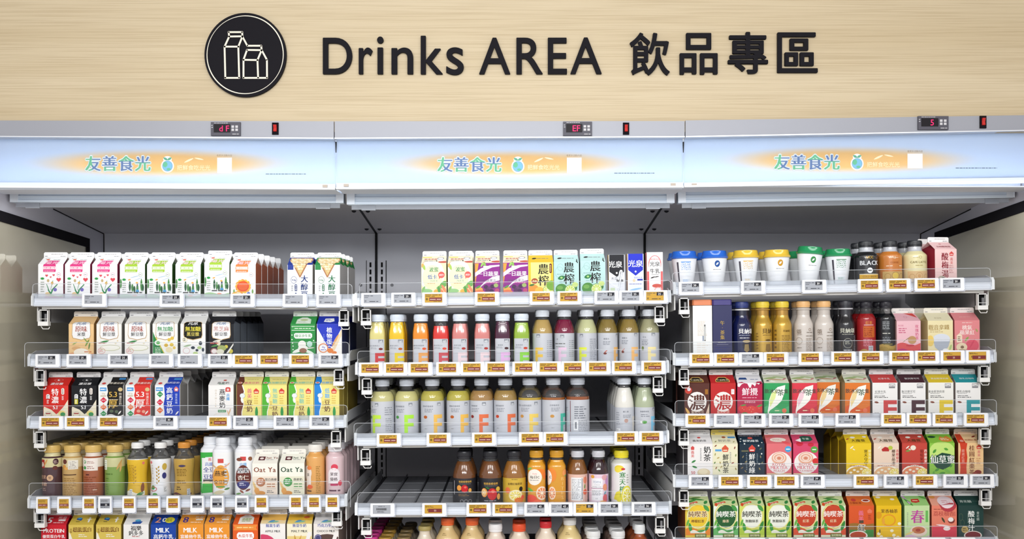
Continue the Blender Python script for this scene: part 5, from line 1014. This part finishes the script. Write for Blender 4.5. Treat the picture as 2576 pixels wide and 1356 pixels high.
gb('vyellow', d='brown vinegar bottle, yellow label', r=.0335, ex=1.5, h=.153, sh=.078, nk=.124, nr=.0195, ch=.021, cr=.0205, cap='27272c', liq='96642c', rough=.12, lab=(.002, .077, 'd3ae3c'), ops='M -8 72 10 75 1 5a4a20;T 金橙紅柚茉莉 2 61 7.2 5a4220 b;E -20 42 8 9 e8784a;K 4 28 20 16 e8cf4a ecd860;Q 4 28 20 16 1 f8f4e0;E 20 46 6 7 2a2620;E 14 14 14 8 e07a2c;E 26 22 6 6 e8603c')
gb('or1', d='orange juice bottle, round emblem', r=.0262, sq=1.2, h=.155, sh=.108, nk=.128, nr=.0185, ch=.020, cr=.0195, cap='d39a2a', liq='dc9a2a', rough=.2, ops='E 8 94 16 10 ea8030;E 22 84 6 10 e87838;F -20 104 16 6 20 7cb45a;E -6 80 20 23 f4ebe0;T 每日C -5 80 9.5 3a3a32 b;T Daily -5 90 6 e06060;M -18 70 6 73 1 555;K 14 34 16 20 f0c8b0 e88a5a;F -18 44 20 8 -30 6fae4a;E -16 12 18 18 e8503c;E 2 8 12 8 ec6a4a')
gb('or2', d='orange juice bottle, turned aside', r=.0262, sq=1.2, h=.155, sh=.108, nk=.128, nr=.0185, ch=.020, cr=.0195, cap='d39a2a', liq='dc9a2a', rough=.2, ops='E -16 86 14 20 ea8a3a;E -26 78 12 22 f4ebe0;T C -18 80 10 3a3a32 b;K -14 34 10 19 f0c8b0 e88a5a;T BITES 14 82 13 eec070 b v;E 22 92 8 10 ec9a5a;F 24 84 10 5 20 7cb45a')
gb('kom1', d='amber kombucha bottle, white label', r=.0283, ex=1.5, h=.153, sh=.088, nk=.128, nr=.0165, ch=.018, cr=.0185, cap='cfd0d6', liq='84552a', rough=.12, lab=(.002, .087, 'e6bfb0'), ops='R -22 12 14 78 eef0f2;M -19 16 8 74 14 7a7e88;R 10 16 12 76 555;E 22 70 7 10 e08a6a;E 22 36 8 8 e06a4a;F 20 52 14 5 80 7a9a5a;R 24 4 25 84 b0302c;Q 8 16 2.5 3 .6 444')
gb('kom2', d='dark red kombucha bottle, floral label', r=.0283, ex=1.5, h=.153, sh=.088, nk=.128, nr=.0165, ch=.018, cr=.0185, cap='cfd0d6', liq='301820', rough=.12, lab=(.002, .087, 'e8cfe0'), ops='R -24 12 10 76 f1f0f4;T EDEN -7 65.3 9 8a9ab4;M -14 56 2 58 1 777;T KOMBUCHA -7 51 4.6 6a6e78;R -26 46 12 47.5 9a4a78;M -22 26 6 42 4 a0a4ac;T Lili -8 18 6 8a8e98;E -20 80 6 5 e8a84a;E 16 78 9 8 e0a8b0;E 18 50 8 10 e89a7a;F 18 34 14 6 60 6a9ab0;E 18 18 8 12 e06a70;E 10 8 10 4 e8b060;E 24 66 6 10 c890c0;R 25 6 29 82 b890c8')
gb('lemon', d='white bottle of lemon drink', r=.0300, waist=.0012, h=.153, sh=.116, nk=.131, nr=.0195, ch=.0205, cr=.0205, cap='ead92e', liq='d8d8ce', rough=.3, lab=(.002, .117, 'eceae8'), ops='E -10 104 14 9 ecd244;E -14 100 10 8 f2dc50;E 2 102 6 3 c82c3c;T 寒天檸檬 0 94 19 3f8a4a b v;P e6d83c -26 0 -26 20 -20 34 -8 42 -4 30 -2 0;E 14 24 18 30 e4d83a;K 14 24 15 26 f4f0a0 e0d42e;M 12 60 20 88 4 b0b0a8;M -6 4 8 7 1 4a9a54')
# coffee and tea bottles, tea bay second shelf
def alu(n, d, liq, cap, neck, ops, coll='f0f0ee', metal=.0, rough=.22): gb(n, d=d, r=.0275, h=.158, sh=.088, nk=.118, nr=.0185, ch=.0175, cr=.0195, cap=cap, liq=liq, rough=rough, metal=metal, opaque=neck, collar=coll, ops=ops)
alu('cnavy', 'navy coffee bottle, navy cap', '151d4c', '2b3a7c', '1d2038', 'T 貝納頌 8 73 16 fff b;M -14 60 24 63 1 b8c0d8;M -12 52 18 56 1 fff;E 8 32 13 13 2c2a3a;E 8 44 12 4 b8a070;P 9a8458 0 18 2 36 14 36 16 18 8 12;M -14 8 22 11 1 fff')
def gold(n, d, body, neck, cap, ink, ops): alu(n, d, body, cap, neck, ops, neck, .35 if body[0] == 'c' else 0, .3)
gold('cgold1', 'gold coffee bottle with emblem', 'c9a03c', 'b48a3c', 'e9cd3c', '', 'T 貝納 8 73 16 6a5026 b;M -6 60 24 63 1 6a5026;F 10 47 18 6 0 6a5026;P 8a6a30 2 18 4 36 16 36 18 18 10 12;M -26 20 -18 70 6 8a6a30')
gold('cgold2', 'gold coffee bottle, fine print', 'cba23c', 'b48a3c', 'e9cd3c', '', 'T 貝納頌 6 73 7 7a5c2a b;M -8 8 20 62 14 8a6a30;M -30 20 -22 80 5 7a5c2a')
gold('ccream1', 'cream coffee bottle, first design', 'd6ceC6'.lower(), 'c8c0b8', 'edbb7c', '', 'T 頌 -20 70 15 8a7a6c b;M -26 60 -10 63 1 8a7a6c;Q 12 76 4 4 1 8a6a50;M 2 66 24 70 1 7a6a5c;M 0 56 24 60 1 7a6a5c;M 0 6 22 52 12 9a8a7c;Q -20 44 10 10 1 9a8a7c;M -26 22 -12 26 1 8a7a6c')
BOT['ccream2'] = dict(BOT['ccream1'], d='cream coffee bottle, second design')
alu('cblack', 'black coffee bottle, black cap', '1f1f24', '2c2c34', '2a2a30', 'T 貝納頌 -2 72 15 d8d8c8 b;M -18 60 18 63 1 c8c8b8;Q -2 36 13 14 1 b8b8a8;M -10 32 8 42 2 b8b8a8;M -14 14 12 18 1 fff;R 16 12 26 60 3a3a40;M 17 14 25 58 9 9a9aa0', 'c8c8cc')
gb('rtea', d='red tea bottle, black cap', r=.0270, h=.155, sh=.104, nk=.131, nr=.0155, ch=.018, cr=.0165, cap='26242c', liq='9c1c20', rough=.12, lab=(.002, .104, 'a82226'), fill=.120, ops='T 紅茶 0 94 10 d88a3c b;R -14 87 14 88.5 f0d8d0;R -16 52 18 84 c8642c;M -13 54 15 80 5 7a2018;M -16 26 16 48 5 d890a0;R -2 4 12 28 c8c8d0;M 0 6 10 26 4 555;W -26 2 28 14 5 b8964c')
gb('btea', d='black tea bottle, gold base', r=.0270, h=.155, sh=.104, nk=.131, nr=.0155, ch=.018, cr=.0165, cap='26242c', liq='14161a', rough=.12, lab=(.002, .104, '16181e'), fill=.120, ops='M -18 74 6 98 5 a8acb0;M -18 60 4 66 1 c8c8c0;M -18 34 6 54 4 8a8e94;W -28 2 28 30 3 b89a4c;W -28 2 28 22 4 a4883c;R -16 30 10 34 7a7040')
# cans
def can(n, d, body, ops): gb(n, d=d, can=1, r=.0338, h=.125, sh=.080, nk=.099, nr=.0195, ch=.0165, cr=.0208, cap='1d1f24', liq=body, rough=.25, opaque='b4b6bc', fill=.094, ops=ops)
can('kblack', 'black coffee can', '1a1b1f', 'T UCC 0 78 10 d8aa3c b;T BLACK 0 62 18 e8eaec b;E 0 40 8 8 eceef0;M -5 37 5 43 1 333;R -30 16 30 28 d8a83a;R -30 28 30 30 e8e0c8;T COLD_BREW 0 22 7 8a6420 b')
can('korange', 'orange caramel coffee can', 'c4762e', 'Q 2 76 4 4 .8 f0d8b8;M -10 74 14 78 1 f0d8b8;M -22 50 -2 54 1 f8e8d0;M 16 50 30 54 1 f8e8d0;T COFFEE 2 62 7 a8602c b;R -33 0 33 36 c8a464;Q -18 22 9 9 1.2 a8803c;E 4 24 9 9 dcbc54;Q 24 22 9 9 1.2 a8803c;Q 4 24 11 11 1.2 a8803c')
can('kcream', 'cream latte coffee can', 'e0d6a4', 'M -16 74 0 77 1 b8a870;Q 4 76 4 4 .8 b8a870;T CAFE_LATTE 0 62 8.5 8a7a4a b;M -10 50 12 55 1 b8a870;R -33 0 33 36 dcb884;Q 0 22 10 10 1.2 c09058;E 0 22 5 5 d0a068;Q -20 20 8 8 1.2 c09058;Q 22 20 8 8 1.2 c09058')
# smoothies, soy bay fourth shelf
def smo(n, d, liq, top, ops): gb(n, d=d, r=.0285, h=.152, sh=.113, nk=.124, nr=.0215, ch=.0205, cr=.0228, cap='dcb96a', liq=liq, rough=.3, opaque=top, fill=.120, lab=(.090, .116, top), ops=ops)
smo('smcocoa', 'dark brown oat drink, cream cap', '4b2f36', 'd8d0a0', 'R -27 88 -12 112 b03030;E -20 98 5 7 f4ece4;F -8 104 22 5 60 d8a060;E 20 106 8 9 4a2c34;M 14 100 26 110 2 d8c0b8;E 18 88 7 6 6a3a34;T 堅果 -18 62 12 c8a088 b;T 麥飲 -16 42 12 d8b098 b;E 4 60 9 9 dcb490;T 堅 4 60 8 4a2c30;M -20 22 -4 32 2 b09088')
smo('smtan', 'tan oat drink, cream cap', 'c9a465', 'd8c89c', 'E -12 106 7 7 6a3a34;R -2 84 26 110 f0ece0;M 0 86 24 108 6 8a8078;E -14 92 6 5 e0a050;E -8 86 6 4 e8b060;R -18 67 20 69.5 4a2c20;M -16 4 22 60 11 a07c44')
smo('smred', 'terracotta oat drink, cream cap', 'a85c3a', 'e4d8cc', 'R -24 80 22 114 f1e8e0;E -16 105 5 5 3f9a4a;E -16 88 5 5 3f9a4a;M -8 100 18 108 2 a87a70;M -8 84 16 94 2 a87a70;R -12 67 -2 70 4a2020;M -20 12 22 64 8 8f4a2c;M 8 22 20 28 1 e0c0a8')
smo('smgreen', 'green oat drink, cream cap', '7ea04c', 'c9c896', 'R -27 82 -14 110 eef2e4;M -25 84 -16 108 4 4a8a44;F 22 96 34 7 60 c8a060;F 26 88 28 6 80 d8b070;M -20 66 4 74 1 5a7a34;M -20 12 -8 60 8 5f8038')
def bar(n, d, liq, cap, ops, lab): gb(n, d=d, r=.0292, waist=.0035, h=.158, sh=.108, nk=.136, nr=.0160, ch=.0165, cr=.0172, cap=cap, liq=liq, rough=.25, lab=(.002, .110, lab), lr=.3, fill=.112, ops=ops)
EAR = ';'.join('F %d %d 8 4 %d %s' % (x0 + (3 if i % 2 else -3), 44 + i * 5, 60 if i % 2 else 120, 'b8923c') for x0 in (0,) for i in range(10))
bar('wheaty', 'yellow wheat drink bottle', 'dfe0dc', 'f4f4f2', 'M -20 48 2 96 11 b88a20;' + EAR.replace('F ', 'F 1', 0) + ';E 26 100 4 4 e07a70;F 24 30 30 12 80 8a5030;W -30 2 30 18 4 f4f0e0;F 16 12 24 9 20 3f8a44;R -16 4 -6 26 f0f2f4;M -15 6 -7 24 4 444', 'e3b92c')
bar('wheatw', 'white wheat drink bottle', 'dfe0dc', 'f4f4f2', 'T YOUR_HELPER -18 96 7 6a5a60 v;' + EAR + ';E -22 102 5 4 e07a84;E 20 90 7 10 c8aa4c;E 20 64 7 9 3a3c78;E -16 30 7 6 3f9a4a;Q -14 26 12 7 2 c85a54;E -8 10 8 5 5aa44c;R 16 16 28 34 e8eaec;M 18 18 26 32 4 555', 'eceef2')
bar('wheatg', 'gold wheat drink bottle', 'c0a058', 'd9923a', 'F 2 92 22 7 0 4a4060;M -16 62 22 84 5 7a5c24;M -16 40 22 52 2 7a5c24;M -16 22 2 34 2 4a3414;W -30 2 30 12 4 5a2c34;R 16 6 26 26 c8ccd4;M 17 8 25 24 4 555', 'bf9a44')
def pp(n, d, ops): gb(n, d=d, r=.0268, sq=2.0, h=.172, sh=.134, nk=.148, nr=.0195, ch=.0235, cr=.0202, cap='eceff4', liq='eceef2', rough=.35, opaque='e6e9ee', lab=(.001, .130, 'eff0f0'), ops=ops)
pp('ppgreen', 'green and white high fibre soy bottle', 'R -26 2 -18 128 3fae48;R -26 112 26 128 3fae48;P eff0f0 -16 20 -16 100 -8 114 26 116 26 20;T 義 4 108 10 d8504c b;T 高纖 2 94 12 7a8ec8 b;T 全豆 2 78 16 34408c b;T 豆奶 2 58 16 34408c b;R -14 44 24 50 555;F 0 40 34 10 -6 e8d8b0;P 3fae48 -18 10 -16 38 22 38 24 14')
pp('ppoat', 'white oat soy bottle, orange oval', 'R -26 2 -22 118 d8884c;R -8 100 8 112 d0504c;E 0 60 21 34 e8a448;T 燕麥 0 70 17 3a3028 b;T 全豆奶 0 46 12 3a3028 b;T Oats 0 86 8 8a5a28;R -12 30 12 34 6aa44c;F -4 16 30 12 10 d8cda8;F 14 92 26 4 40 e0a080;F -16 90 24 4 -40 d0b088;E -18 6 8 6 bfe0c0;F 16 26 14 6 20 5a8a4c;M 10 30 18 100 8 c8ccd0')
pp('ppnut', 'white nut soy bottle, brown oval', 'R -8 106 8 118 d0504c;T 高纖 0 96 10 7ab0e0 b;E 0 58 20 36 6a342c;T 堅果 0 78 15 3a3c48 b of4f4f4;T 杏仁 0 58 15 f4efe4 b;E 0 38 16 12 3a3878;M -10 34 10 44 2 e8e8f8;E -10 110 7 5 7a4a38;E 18 112 5 6 8a5a3c;F 12 22 14 6 30 8a5040;F -4 18 14 6 -40 9a5a44;E 12 8 9 7 c8e4c8;F -12 12 14 5 10 6a9a54')
gb('smopeach', d='peach fruit milk bottle', r=.0272, h=.150, sh=.112, nk=.128, nr=.018, ch=.0205, cr=.0202, cap='f0ece4', liq='e3a75c', rough=.3, opaque='e8bc80', ops='E -22 70 16 20 f0e4d8;P f0e4d8 -26 30 -26 66 -8 66 -8 30;T 果 -18 64 10 444;M 6 12 20 90 16 a8803c;E -14 84 8 6 ee8a4c;E -12 30 9 6 ec6a3c;M -22 14 -6 22 1 5a4030')
gb('smoberry', d='pink strawberry milk bottle', r=.0272, h=.150, sh=.112, nk=.128, nr=.018, ch=.0205, cr=.0202, cap='eceaf0', liq='e0c4c8', rough=.3, opaque='e4ccd0', ops='E 2 86 10 9 d8485c;E 0 66 17 18 f1e9ec;P f1e9ec -17 40 -17 66 17 66 17 40;T 果實 0 66 11 5a4a50 b;T 優格 0 52 11 5a4a50 b;R -10 33 12 39 c03a64;E 18 40 6 8 d8485c;M -14 14 20 24 1 6a4a58')
# small bottles, juice bay bottom shelf
def sm(n, d, r, h, cap, liq, cr, ch, sh, nk, nr, top=None, csq=0, waist=0): gb(n, d=d, r=r, h=h, sh=sh, nk=nk, nr=nr, ch=ch, cr=cr, cap=cap, liq=liq, rough=.35, opaque=top or liq, waist=waist, ops='M -12 20 14 50 6 8a6a60')
sm('magenta', 'small magenta-capped yogurt bottle', .024, .105, 'd83a94', 'c87aa0', .0185, .012, .07, .088, .015)
sm('goldcap', 'small gold-capped milk bottle', .0245, .103, 'b08a3c', 'd8ccae', .019, .011, .07, .086, .0165)
sm('browncap', 'small brown-capped milk bottle', .0245, .103, '8a744c', 'b8a894', .019, .011, .07, .086, .0165)
sm('foil', 'milk bottle with gold foil cap', .027, .134, 'a8985c', 'dcd0bc', .0185, .012, .082, .116, .0155, 'd8ccb8')
sm('amber', 'cream drink bottle, orange cap', .034, .157, 'e2632c', 'd6b982', .0185, .0215, .092, .133, .0165, 'dfc590')
sm('amber2', 'second cream drink bottle, orange cap', .034, .157, 'e2632c', 'd6b982', .0185, .0215, .092, .133, .0165, 'dfc590')
sm('whitecap', 'cream milk bottle, white cap', .030, .139, 'eceaea', 'e4d4c4', .0195, .022, .082, .114, .0165)
sm('redor', 'cream milk bottle, vermilion cap', .031, .139, 'e2532c', 'e6d4c0', .019, .0215, .082, .115, .0165)
sm('red', 'cream milk bottle, red cap', .031, .145, 'd02c34', 'e6d6c2', .017, .018, .085, .122, .0155)
sm('vanilla', 'vanilla milk bottle, white cap', .034, .156, 'e4e2de', 'dcc488', .0185, .0215, .092, .132, .0165, 'dcc890')
sm('wc1', 'small white-capped milk bottle', .025, .118, 'e8e8e8', 'a08478', .020, .021, .080, .094, .0165)
BOT['wc2'] = dict(BOT['wc1'], d='small white-capped drink bottle')
sm('tall', 'red-brown drink bottle, small white cap', .026, .136, 'eceff0', 'a0502c', .0155, .026, .085, .106, .013)
for q in ('whitecap', 'redor', 'red'): BOT[q]['ops'] = 'M -14 60 4 72 2 c8a89a;R -24 10 20 50 e08a7a'
for q in ('amber', 'amber2', 'vanilla'): BOT[q]['ops'] = 'M -18 108 0 116 2 9a8258;R -34 62 34 88 efe0b8;T 牛乳 -6 74 12 c0502c b;E 20 76 10 8 d8b04a'

CUP = {}
def cup(n, d, lid, c, back, script): CUP[n] = (d, lid, ('R -14 30 14 74 %s;%s;R -12 4 14 24 %s;M -10 6 12 22 5 %s;R -26 4 -21 72 4a4650' % (c, ';'.join('F %d %d 7 3 %d f0f4f8' % (x, y, (x * 13 + y * 7) % 180) for x in range(-12, 14, 4) for y in range(33, 73, 5)), 'e8eef4', c)) if back else 'E 2 66 7.5 9.5 %s;F 2 66 10 5 50 f0f4f8;M -10 48 16 51 1 666;T %s 0 40 8.5 6a6660;R -10 31 10 35 %s;W -30 2 34 12 4 %s;W -20 2 10 20 3 %s' % (c, script, c, script and {'2': 'a8ccec', 'e': 'ecd8a8', '1': 'bfe0b0'}[lid[0]], {'2': 'c4dcf4', 'e': 'f0d8a0', '1': 'd0e8c4'}[lid[0]]))
cup('bback', 'blue-lidded cup, patterned side', '2464c8', '8ab0e4', 1, '')
cup('bfront', 'blue-lidded cup, logo side', '2464c8', '28549a', 0, 'Capriccio')
cup('yback', 'yellow-lidded cup, patterned side', 'e0b93a', 'e6c68a', 1, '')
cup('yfront', 'yellow-lidded cup, logo side', 'e0b93a', 'd09a34', 0, 'Espresso')
cup('gfront', 'green-lidded cup, logo side, tilted', '1f8c54', '3f8a4c', 0, 'Macchiato')
cup('gback', 'green-lidded cup, patterned side', '1f8c54', '86a890', 1, '')
BRK = {
    'milkblack': ('black milk pack with straw', 'dfe2e8', 'd9a63a', .046, .118, .036, 'P 1f2026 4 150 4 256 96 256 96 150 50 118;T 光泉 42 196 44 f4f4f4 b;M 16 176 60 182 1 ccc;E 50 142 6 6 f4f4f4;T 木瓜 34 108 20 6a6a74;R 48 88 90 100 1f2026;R 10 20 38 50 c8d8b8;F 40 60 90 9 -30 f4f6fa;F 30 70 70 7 -30 e8ecf0', None),
    'milkbright': ('bright blue milk pack', 'e9ecf4', 'd9a63a', .046, .120, .036, 'P 2432c4 4 160 4 262 96 262 96 160 50 124;T 光泉 50 200 46 f8f8f8 b;M 24 178 78 184 1 ccd;E 50 150 6 6 f4f4f4;T 高鈣牛乳 66 112 14 8a90d8;R 60 92 94 104 3440b0;E 40 94 9 9 f0d0a0;M 10 68 90 76 1 7a80c8;F 50 40 80 12 10 9ac8ec', None),
    'milkred': ('white milk pack with red arch', 'f1edee', 'd0605c', .046, .124, .036, 'R 0 0 100 150 e4696a;Q 50 196 40 54 6 e06a6c;R 14 0 86 200 f4f2f2;E 50 200 34 46 f4f2f2;T 光泉 50 196 32 444 b;T 牛乳 50 152 32 444 b;M 20 222 80 230 1 d8605c;R 28 128 74 131 999;F 36 112 30 8 20 3a3434;F 60 116 34 6 10 3a3434;E 62 60 30 12 d85a4c;Q 70 36 24 16 5 f0b0a8;W 12 8 88 20 4 e8a090', None),
    'boxwhite': ('white square bottle, orange lid', 'eef0ee', 'b8b6b2', .055, .148, .050, 'M 24 110 74 190 12 e0d4c4;R 58 84 66 170 777;R 50 84 55 112 6a7a9a;M 20 10 84 78 6 e8e2da;R 60 90 64 160 eef0ee', 'e68a5c'),
    'boxnavy': ('navy square bottle, gold lettering', '191d55', '2c2c66', .055, .148, .050, 'T 午·茶集 50 190 24 b89a4c b v;M 26 74 70 80 1 c8c8b0;R 20 64 80 66 8a8aa8;M 10 20 90 56 3 2c3270', '413a80'),
}


# ---------------------------------------------------------------- assemble
chars = set('飲品專區Drinks AREA友善食光把鮮食吃光光看更多活動內容dEF5x買特元0123456789.')
for q in list(CART.values()): chars |= set(q[5])
for q in BOT.values(): chars |= set(q.get('ops', ''))
for q in list(CUP.values()) + list(BRK.values()): chars |= set(str(q))
chars -= set(' ;_\n')
load_glyphs(chars)
build_wall(); build_sign(); build_coolers()
for k in SH: build_shelf(k)
place('L1', [('pink', 96, 2), ('pink', 163.5, 1), ('pink', 232, 1), ('lime', 301.5, 1), ('lime', 370, 1), ('lime', 441.5, 1), ('lime', 513, 1, dict(dz=.006, dy=.004)), ('orange', 580, 4),
             ('dablue', 723, 1), ('dagreen', 792, 3, dict(pr=1))])
place('L2', [('rice', 173, 0), ('bean', 243, 0), ('bean', 314, 0), ('nosugar', 384, 0), ('blackbean', 454, 0), ('sesame', 525, 4), ('mung', 731, 0), ('plant', 797, 3)])
place('L3', [('strongred', 109, 0), ('strongblack', 180, 0), ('fiveblack', 248, 0), ('fivered', 316, 2), ('hical', 390, 4), ('oatmilk', 524.5, 2), ('yibrown', 595, 3), ('yigreen', 659, 3), ('yigreen', 726, 3), ('yiblue', 790.5, 4)])
place('L4', [('smcocoa', 133, 6), ('smtan', 183.5, 6), ('smred', 236, 6), ('smgreen', 290, 6), ('wheaty', 347, 6), ('wheatw', 405, 6), ('wheatg', 464, 5), ('ppgreen', 526, 4, dict(dy=.022)), ('ppoat', 562, 4), ('ppnut', 618, 5),
             ('oatybrown', 635, 6), ('oatygreen', 703, 6), ('smopeach', 794, 5), ('smoberry', 844, 5)])
place('L5', [('protein', 104, 0), ('gold', 172.6, 0), ('gold', 242, 0), ('whitecal', 311, 0), ('milkblue', 379.6, 0), ('milkorange', 449, 0), ('milkorange', 514.6, 0), ('papaya', 586, 0), ('apple', 655, 0), ('malt', 722, 0), ('choco', 789, 5)])
place('C1', [('lowcal', 1060.5, 0), ('lowcal', 1127, 1), ('veg', 1195, 0), ('veg', 1266, 0), ('nongyellow', 1329.6, 1), ('nongteal', 1394, 0), ('nongteal', 1460.5, 0, dict(dz=.003)), ('milkblack', 1552, 0), ('milkbright', 1599.5, 0), ('milkred', 1648, 0)])
place('C2', [('jlychee', 951, 2), ('jpine', 1000, 2), ('jcarrot', 1059.5, 1, dict(dx=-.004)), ('jmelon', 1110, 0), ('jberry', 1158, 1), ('jberry', 1214, 0), ('jgrape', 1265, 1), ('jgreen', 1312.5, 0),
             ('wginger', 1365.5, 1), ('wbeet', 1420.5, 1), ('wlemon', 1477, 2), ('whoney1', 1529, 2), ('whoney2', 1582.6, 2), ('wchia', 1634, 2)])
place('C3', [('tgreen1', 963, 3), ('tgreen2', 1024, 3), ('torange1', 1088.5, 2), ('torange2', 1153.5, 2), ('tbrown1', 1212, 2), ('tbrown2', 1272, 1), ('tclear', 1333.5, 1), ('tamber', 1393, 1), ('tback', 1454, 1), ('tbarley', 1570.5, 4), ('tcoco', 1622, 4)])
place('C4', [('vdark1', 1168.5, 1), ('vdark2', 1234, 1), ('vyellow', 1294, 0), ('or1', 1350, 1), ('or2', 1401, 1), ('kom1', 1453.5, 1), ('kom2', 1506, 1), ('lemon', 1563.7, 2)])
place('C5', [('magenta', 935, 6), ('goldcap', 969.5, 6), ('browncap', 1016, 4), ('foil', 1069, 2), ('amber', 1126.5, 2), ('amber2', 1188, 1), ('whitecap', 1247, 1, dict(dx=0)), ('redor', 1306.5, 1), ('red', 1373.5, 1), ('vanilla', 1434, 1), ('wc1', 1493, 4), ('wc2', 1555, 4), ('tall', 1609.5, 3)])
place('R1', [('bback', 1722, 1), ('bfront', 1798, 1), ('yback', 1877, 1), ('yfront', 1955, 1), ('gfront', 2032, 1, dict(dz=.008, tilt=5)), ('gback', 2109, 1), ('kblack', 2179.5, 1), ('korange', 2239.5, 1), ('kcream', 2302, 1), ('plum', 2353, 1, dict(rz=14, dy=.012, rzall=1))])
place('R2', [('boxwhite', 1768, 3), ('boxnavy', 1818, 1), ('cnavy', 1867, 1), ('cgold1', 1919, 1), ('cgold2', 1968, 1), ('ccream1', 2021.5, 1), ('ccream2', 2073, 1), ('cblack', 2127.7, 1), ('rtea', 2179, 1), ('btea', 2229, 1), ('rose', 2257, 1, dict(rz=6, dy=.006)), ('guanyin', 2334.7, 2), ('peach', 2402, 1)])
place('R3', [('nongbrown', 1722, 2), ('nongred', 1788, 1), ('berry', 1855, 1), ('leafgreen', 1922.5, 1), ('leafred', 1993, 1), ('leaforange', 2058, 1, dict(dy=.03)), ('leaforange', 2126, 1), ('efred', 2195, 1), ('efbrown', 2265.5, 1), ('efyellow', 2335.6, 1), ('efteal', 2404, 1)])
place('R4', [('yimilk', 1730, 2), ('yicream', 1793, 0), ('yinavy', 1860.5, 1), ('royalpeach', 1928.5, 1), ('royalberry', 1995.5, 1), ('bigyellow', 2129, 2), ('bigcream', 2198.5, 1), ('bigred', 2269.5, 1), ('grass', 2338.5, 1), ('longan', 2411, 1)])
place('R5', [('purelemon', 1724, 1), ('puregreen', 1794.5, 0), ('purelime', 1860, 1), ('purelime', 1928, 1), ('purered', 1996, 1), ('purered', 2065, 1), ('yired', 2136, 1), ('citron', 2204.5, 1), ('spring', 2275.5, 1), ('lychee', 2344, 1), ('bluebook', 2411, 1)])
g = lambda l, k='y', n='': [(x, k, n) for x in l]
srt = lambda l: sorted(l)
build_tags('L1', srt([(240, 'g', ''), (434.7, 'g', '25'), (612, 'g', '25'), (743, 'g', ''), (827.5, 'g', '')]))
build_tags('L2', srt([(123, 'g', '25'), (201, 'g', '25'), (304.5, 'g', '25'), (407.5, 'g', ''), (480, 'g', ''), (555.6, 'g', '25'), (832.7, 'g', '39')] + g([617, 681, 759])))
build_tags('L3', srt([(418.6, 'g', '30'), (619, 'g', '25'), (720.5, 'g', '25'), (810, 'g', '25')] + g([132, 196, 278.6, 553])))
build_tags('L4', srt(g([111, 164, 227, 327, 388, 437.6, 659, 745.6, 791, 837]) + [(267, 'g', '35'), (498, 'g', '30'), (548, 'g', '30'), (610, 'g', '30')]), True)
build_tags('C1', srt(g([1093, 1225, 1362.7, 1432]) + [(940, 'g', ''), (1015.4, 'g', '25'), (1525, 'g', '25'), (1586.7, 'g', '25'), (1648, 'Y', '25')]))
build_tags('C2', g([934, 995.8, 1057.7, 1127.8, 1189, 1250, 1319, 1381, 1442, 1504.6, 1568.6, 1642.4]))
build_tags('C3', g([979, 1104, 1217.5, 1335.5, 1397, 1575, 1637]))
build_tags('C4', srt(g([1204, 1268.8]) + [(963, 'b', ''), (1092.7, 'n', '55'), (1349, 'g', '45'), (1410, 'g', '45'), (1472, 'Y', '55'), (1534, 'g', '58'), (1618, 'g', '36')]))
build_tags('R1', srt([(1736.8, 'g', '30'), (1892.7, 'g', '30'), (2046, 'g', '30'), (2392, 'g', '30')] + g([2186, 2257, 2328])))
build_tags('R2', srt(g([1763, 1825, 1950, 2037, 2119, 2189, 2264.5, 2329]) + [(1887.7, 'g', '35'), (2393, 'n', '35'), (2456.6, 'n', '30')]))
build_tags('R3', srt([(1824.6, 'g', ''), (1893, 'g', '25'), (1962.7, 'g', '25'), (2036.8, 'g', '25'), (2129.6, 'g', '25')] + g([1753, 2244, 2308, 2373, 2451.6])))
build_tags('R4', srt(g([1836, 1908, 1976, 2175, 2324]) + [(1761.5, 'g', '25'), (2042, 'g', '39'), (2250.6, 'g', '35'), (2400, 'g', '35'), (2466.6, 'g', '30')]))
build_tags('R5', g([1753, 1824, 1893, 1962, 2032, 2130, 2200, 2275, 2345, 2420]))
for o in list(bpy.data.objects):
    if o.name == 'lamp_cover' and o.data is None: bpy.data.objects.remove(o)
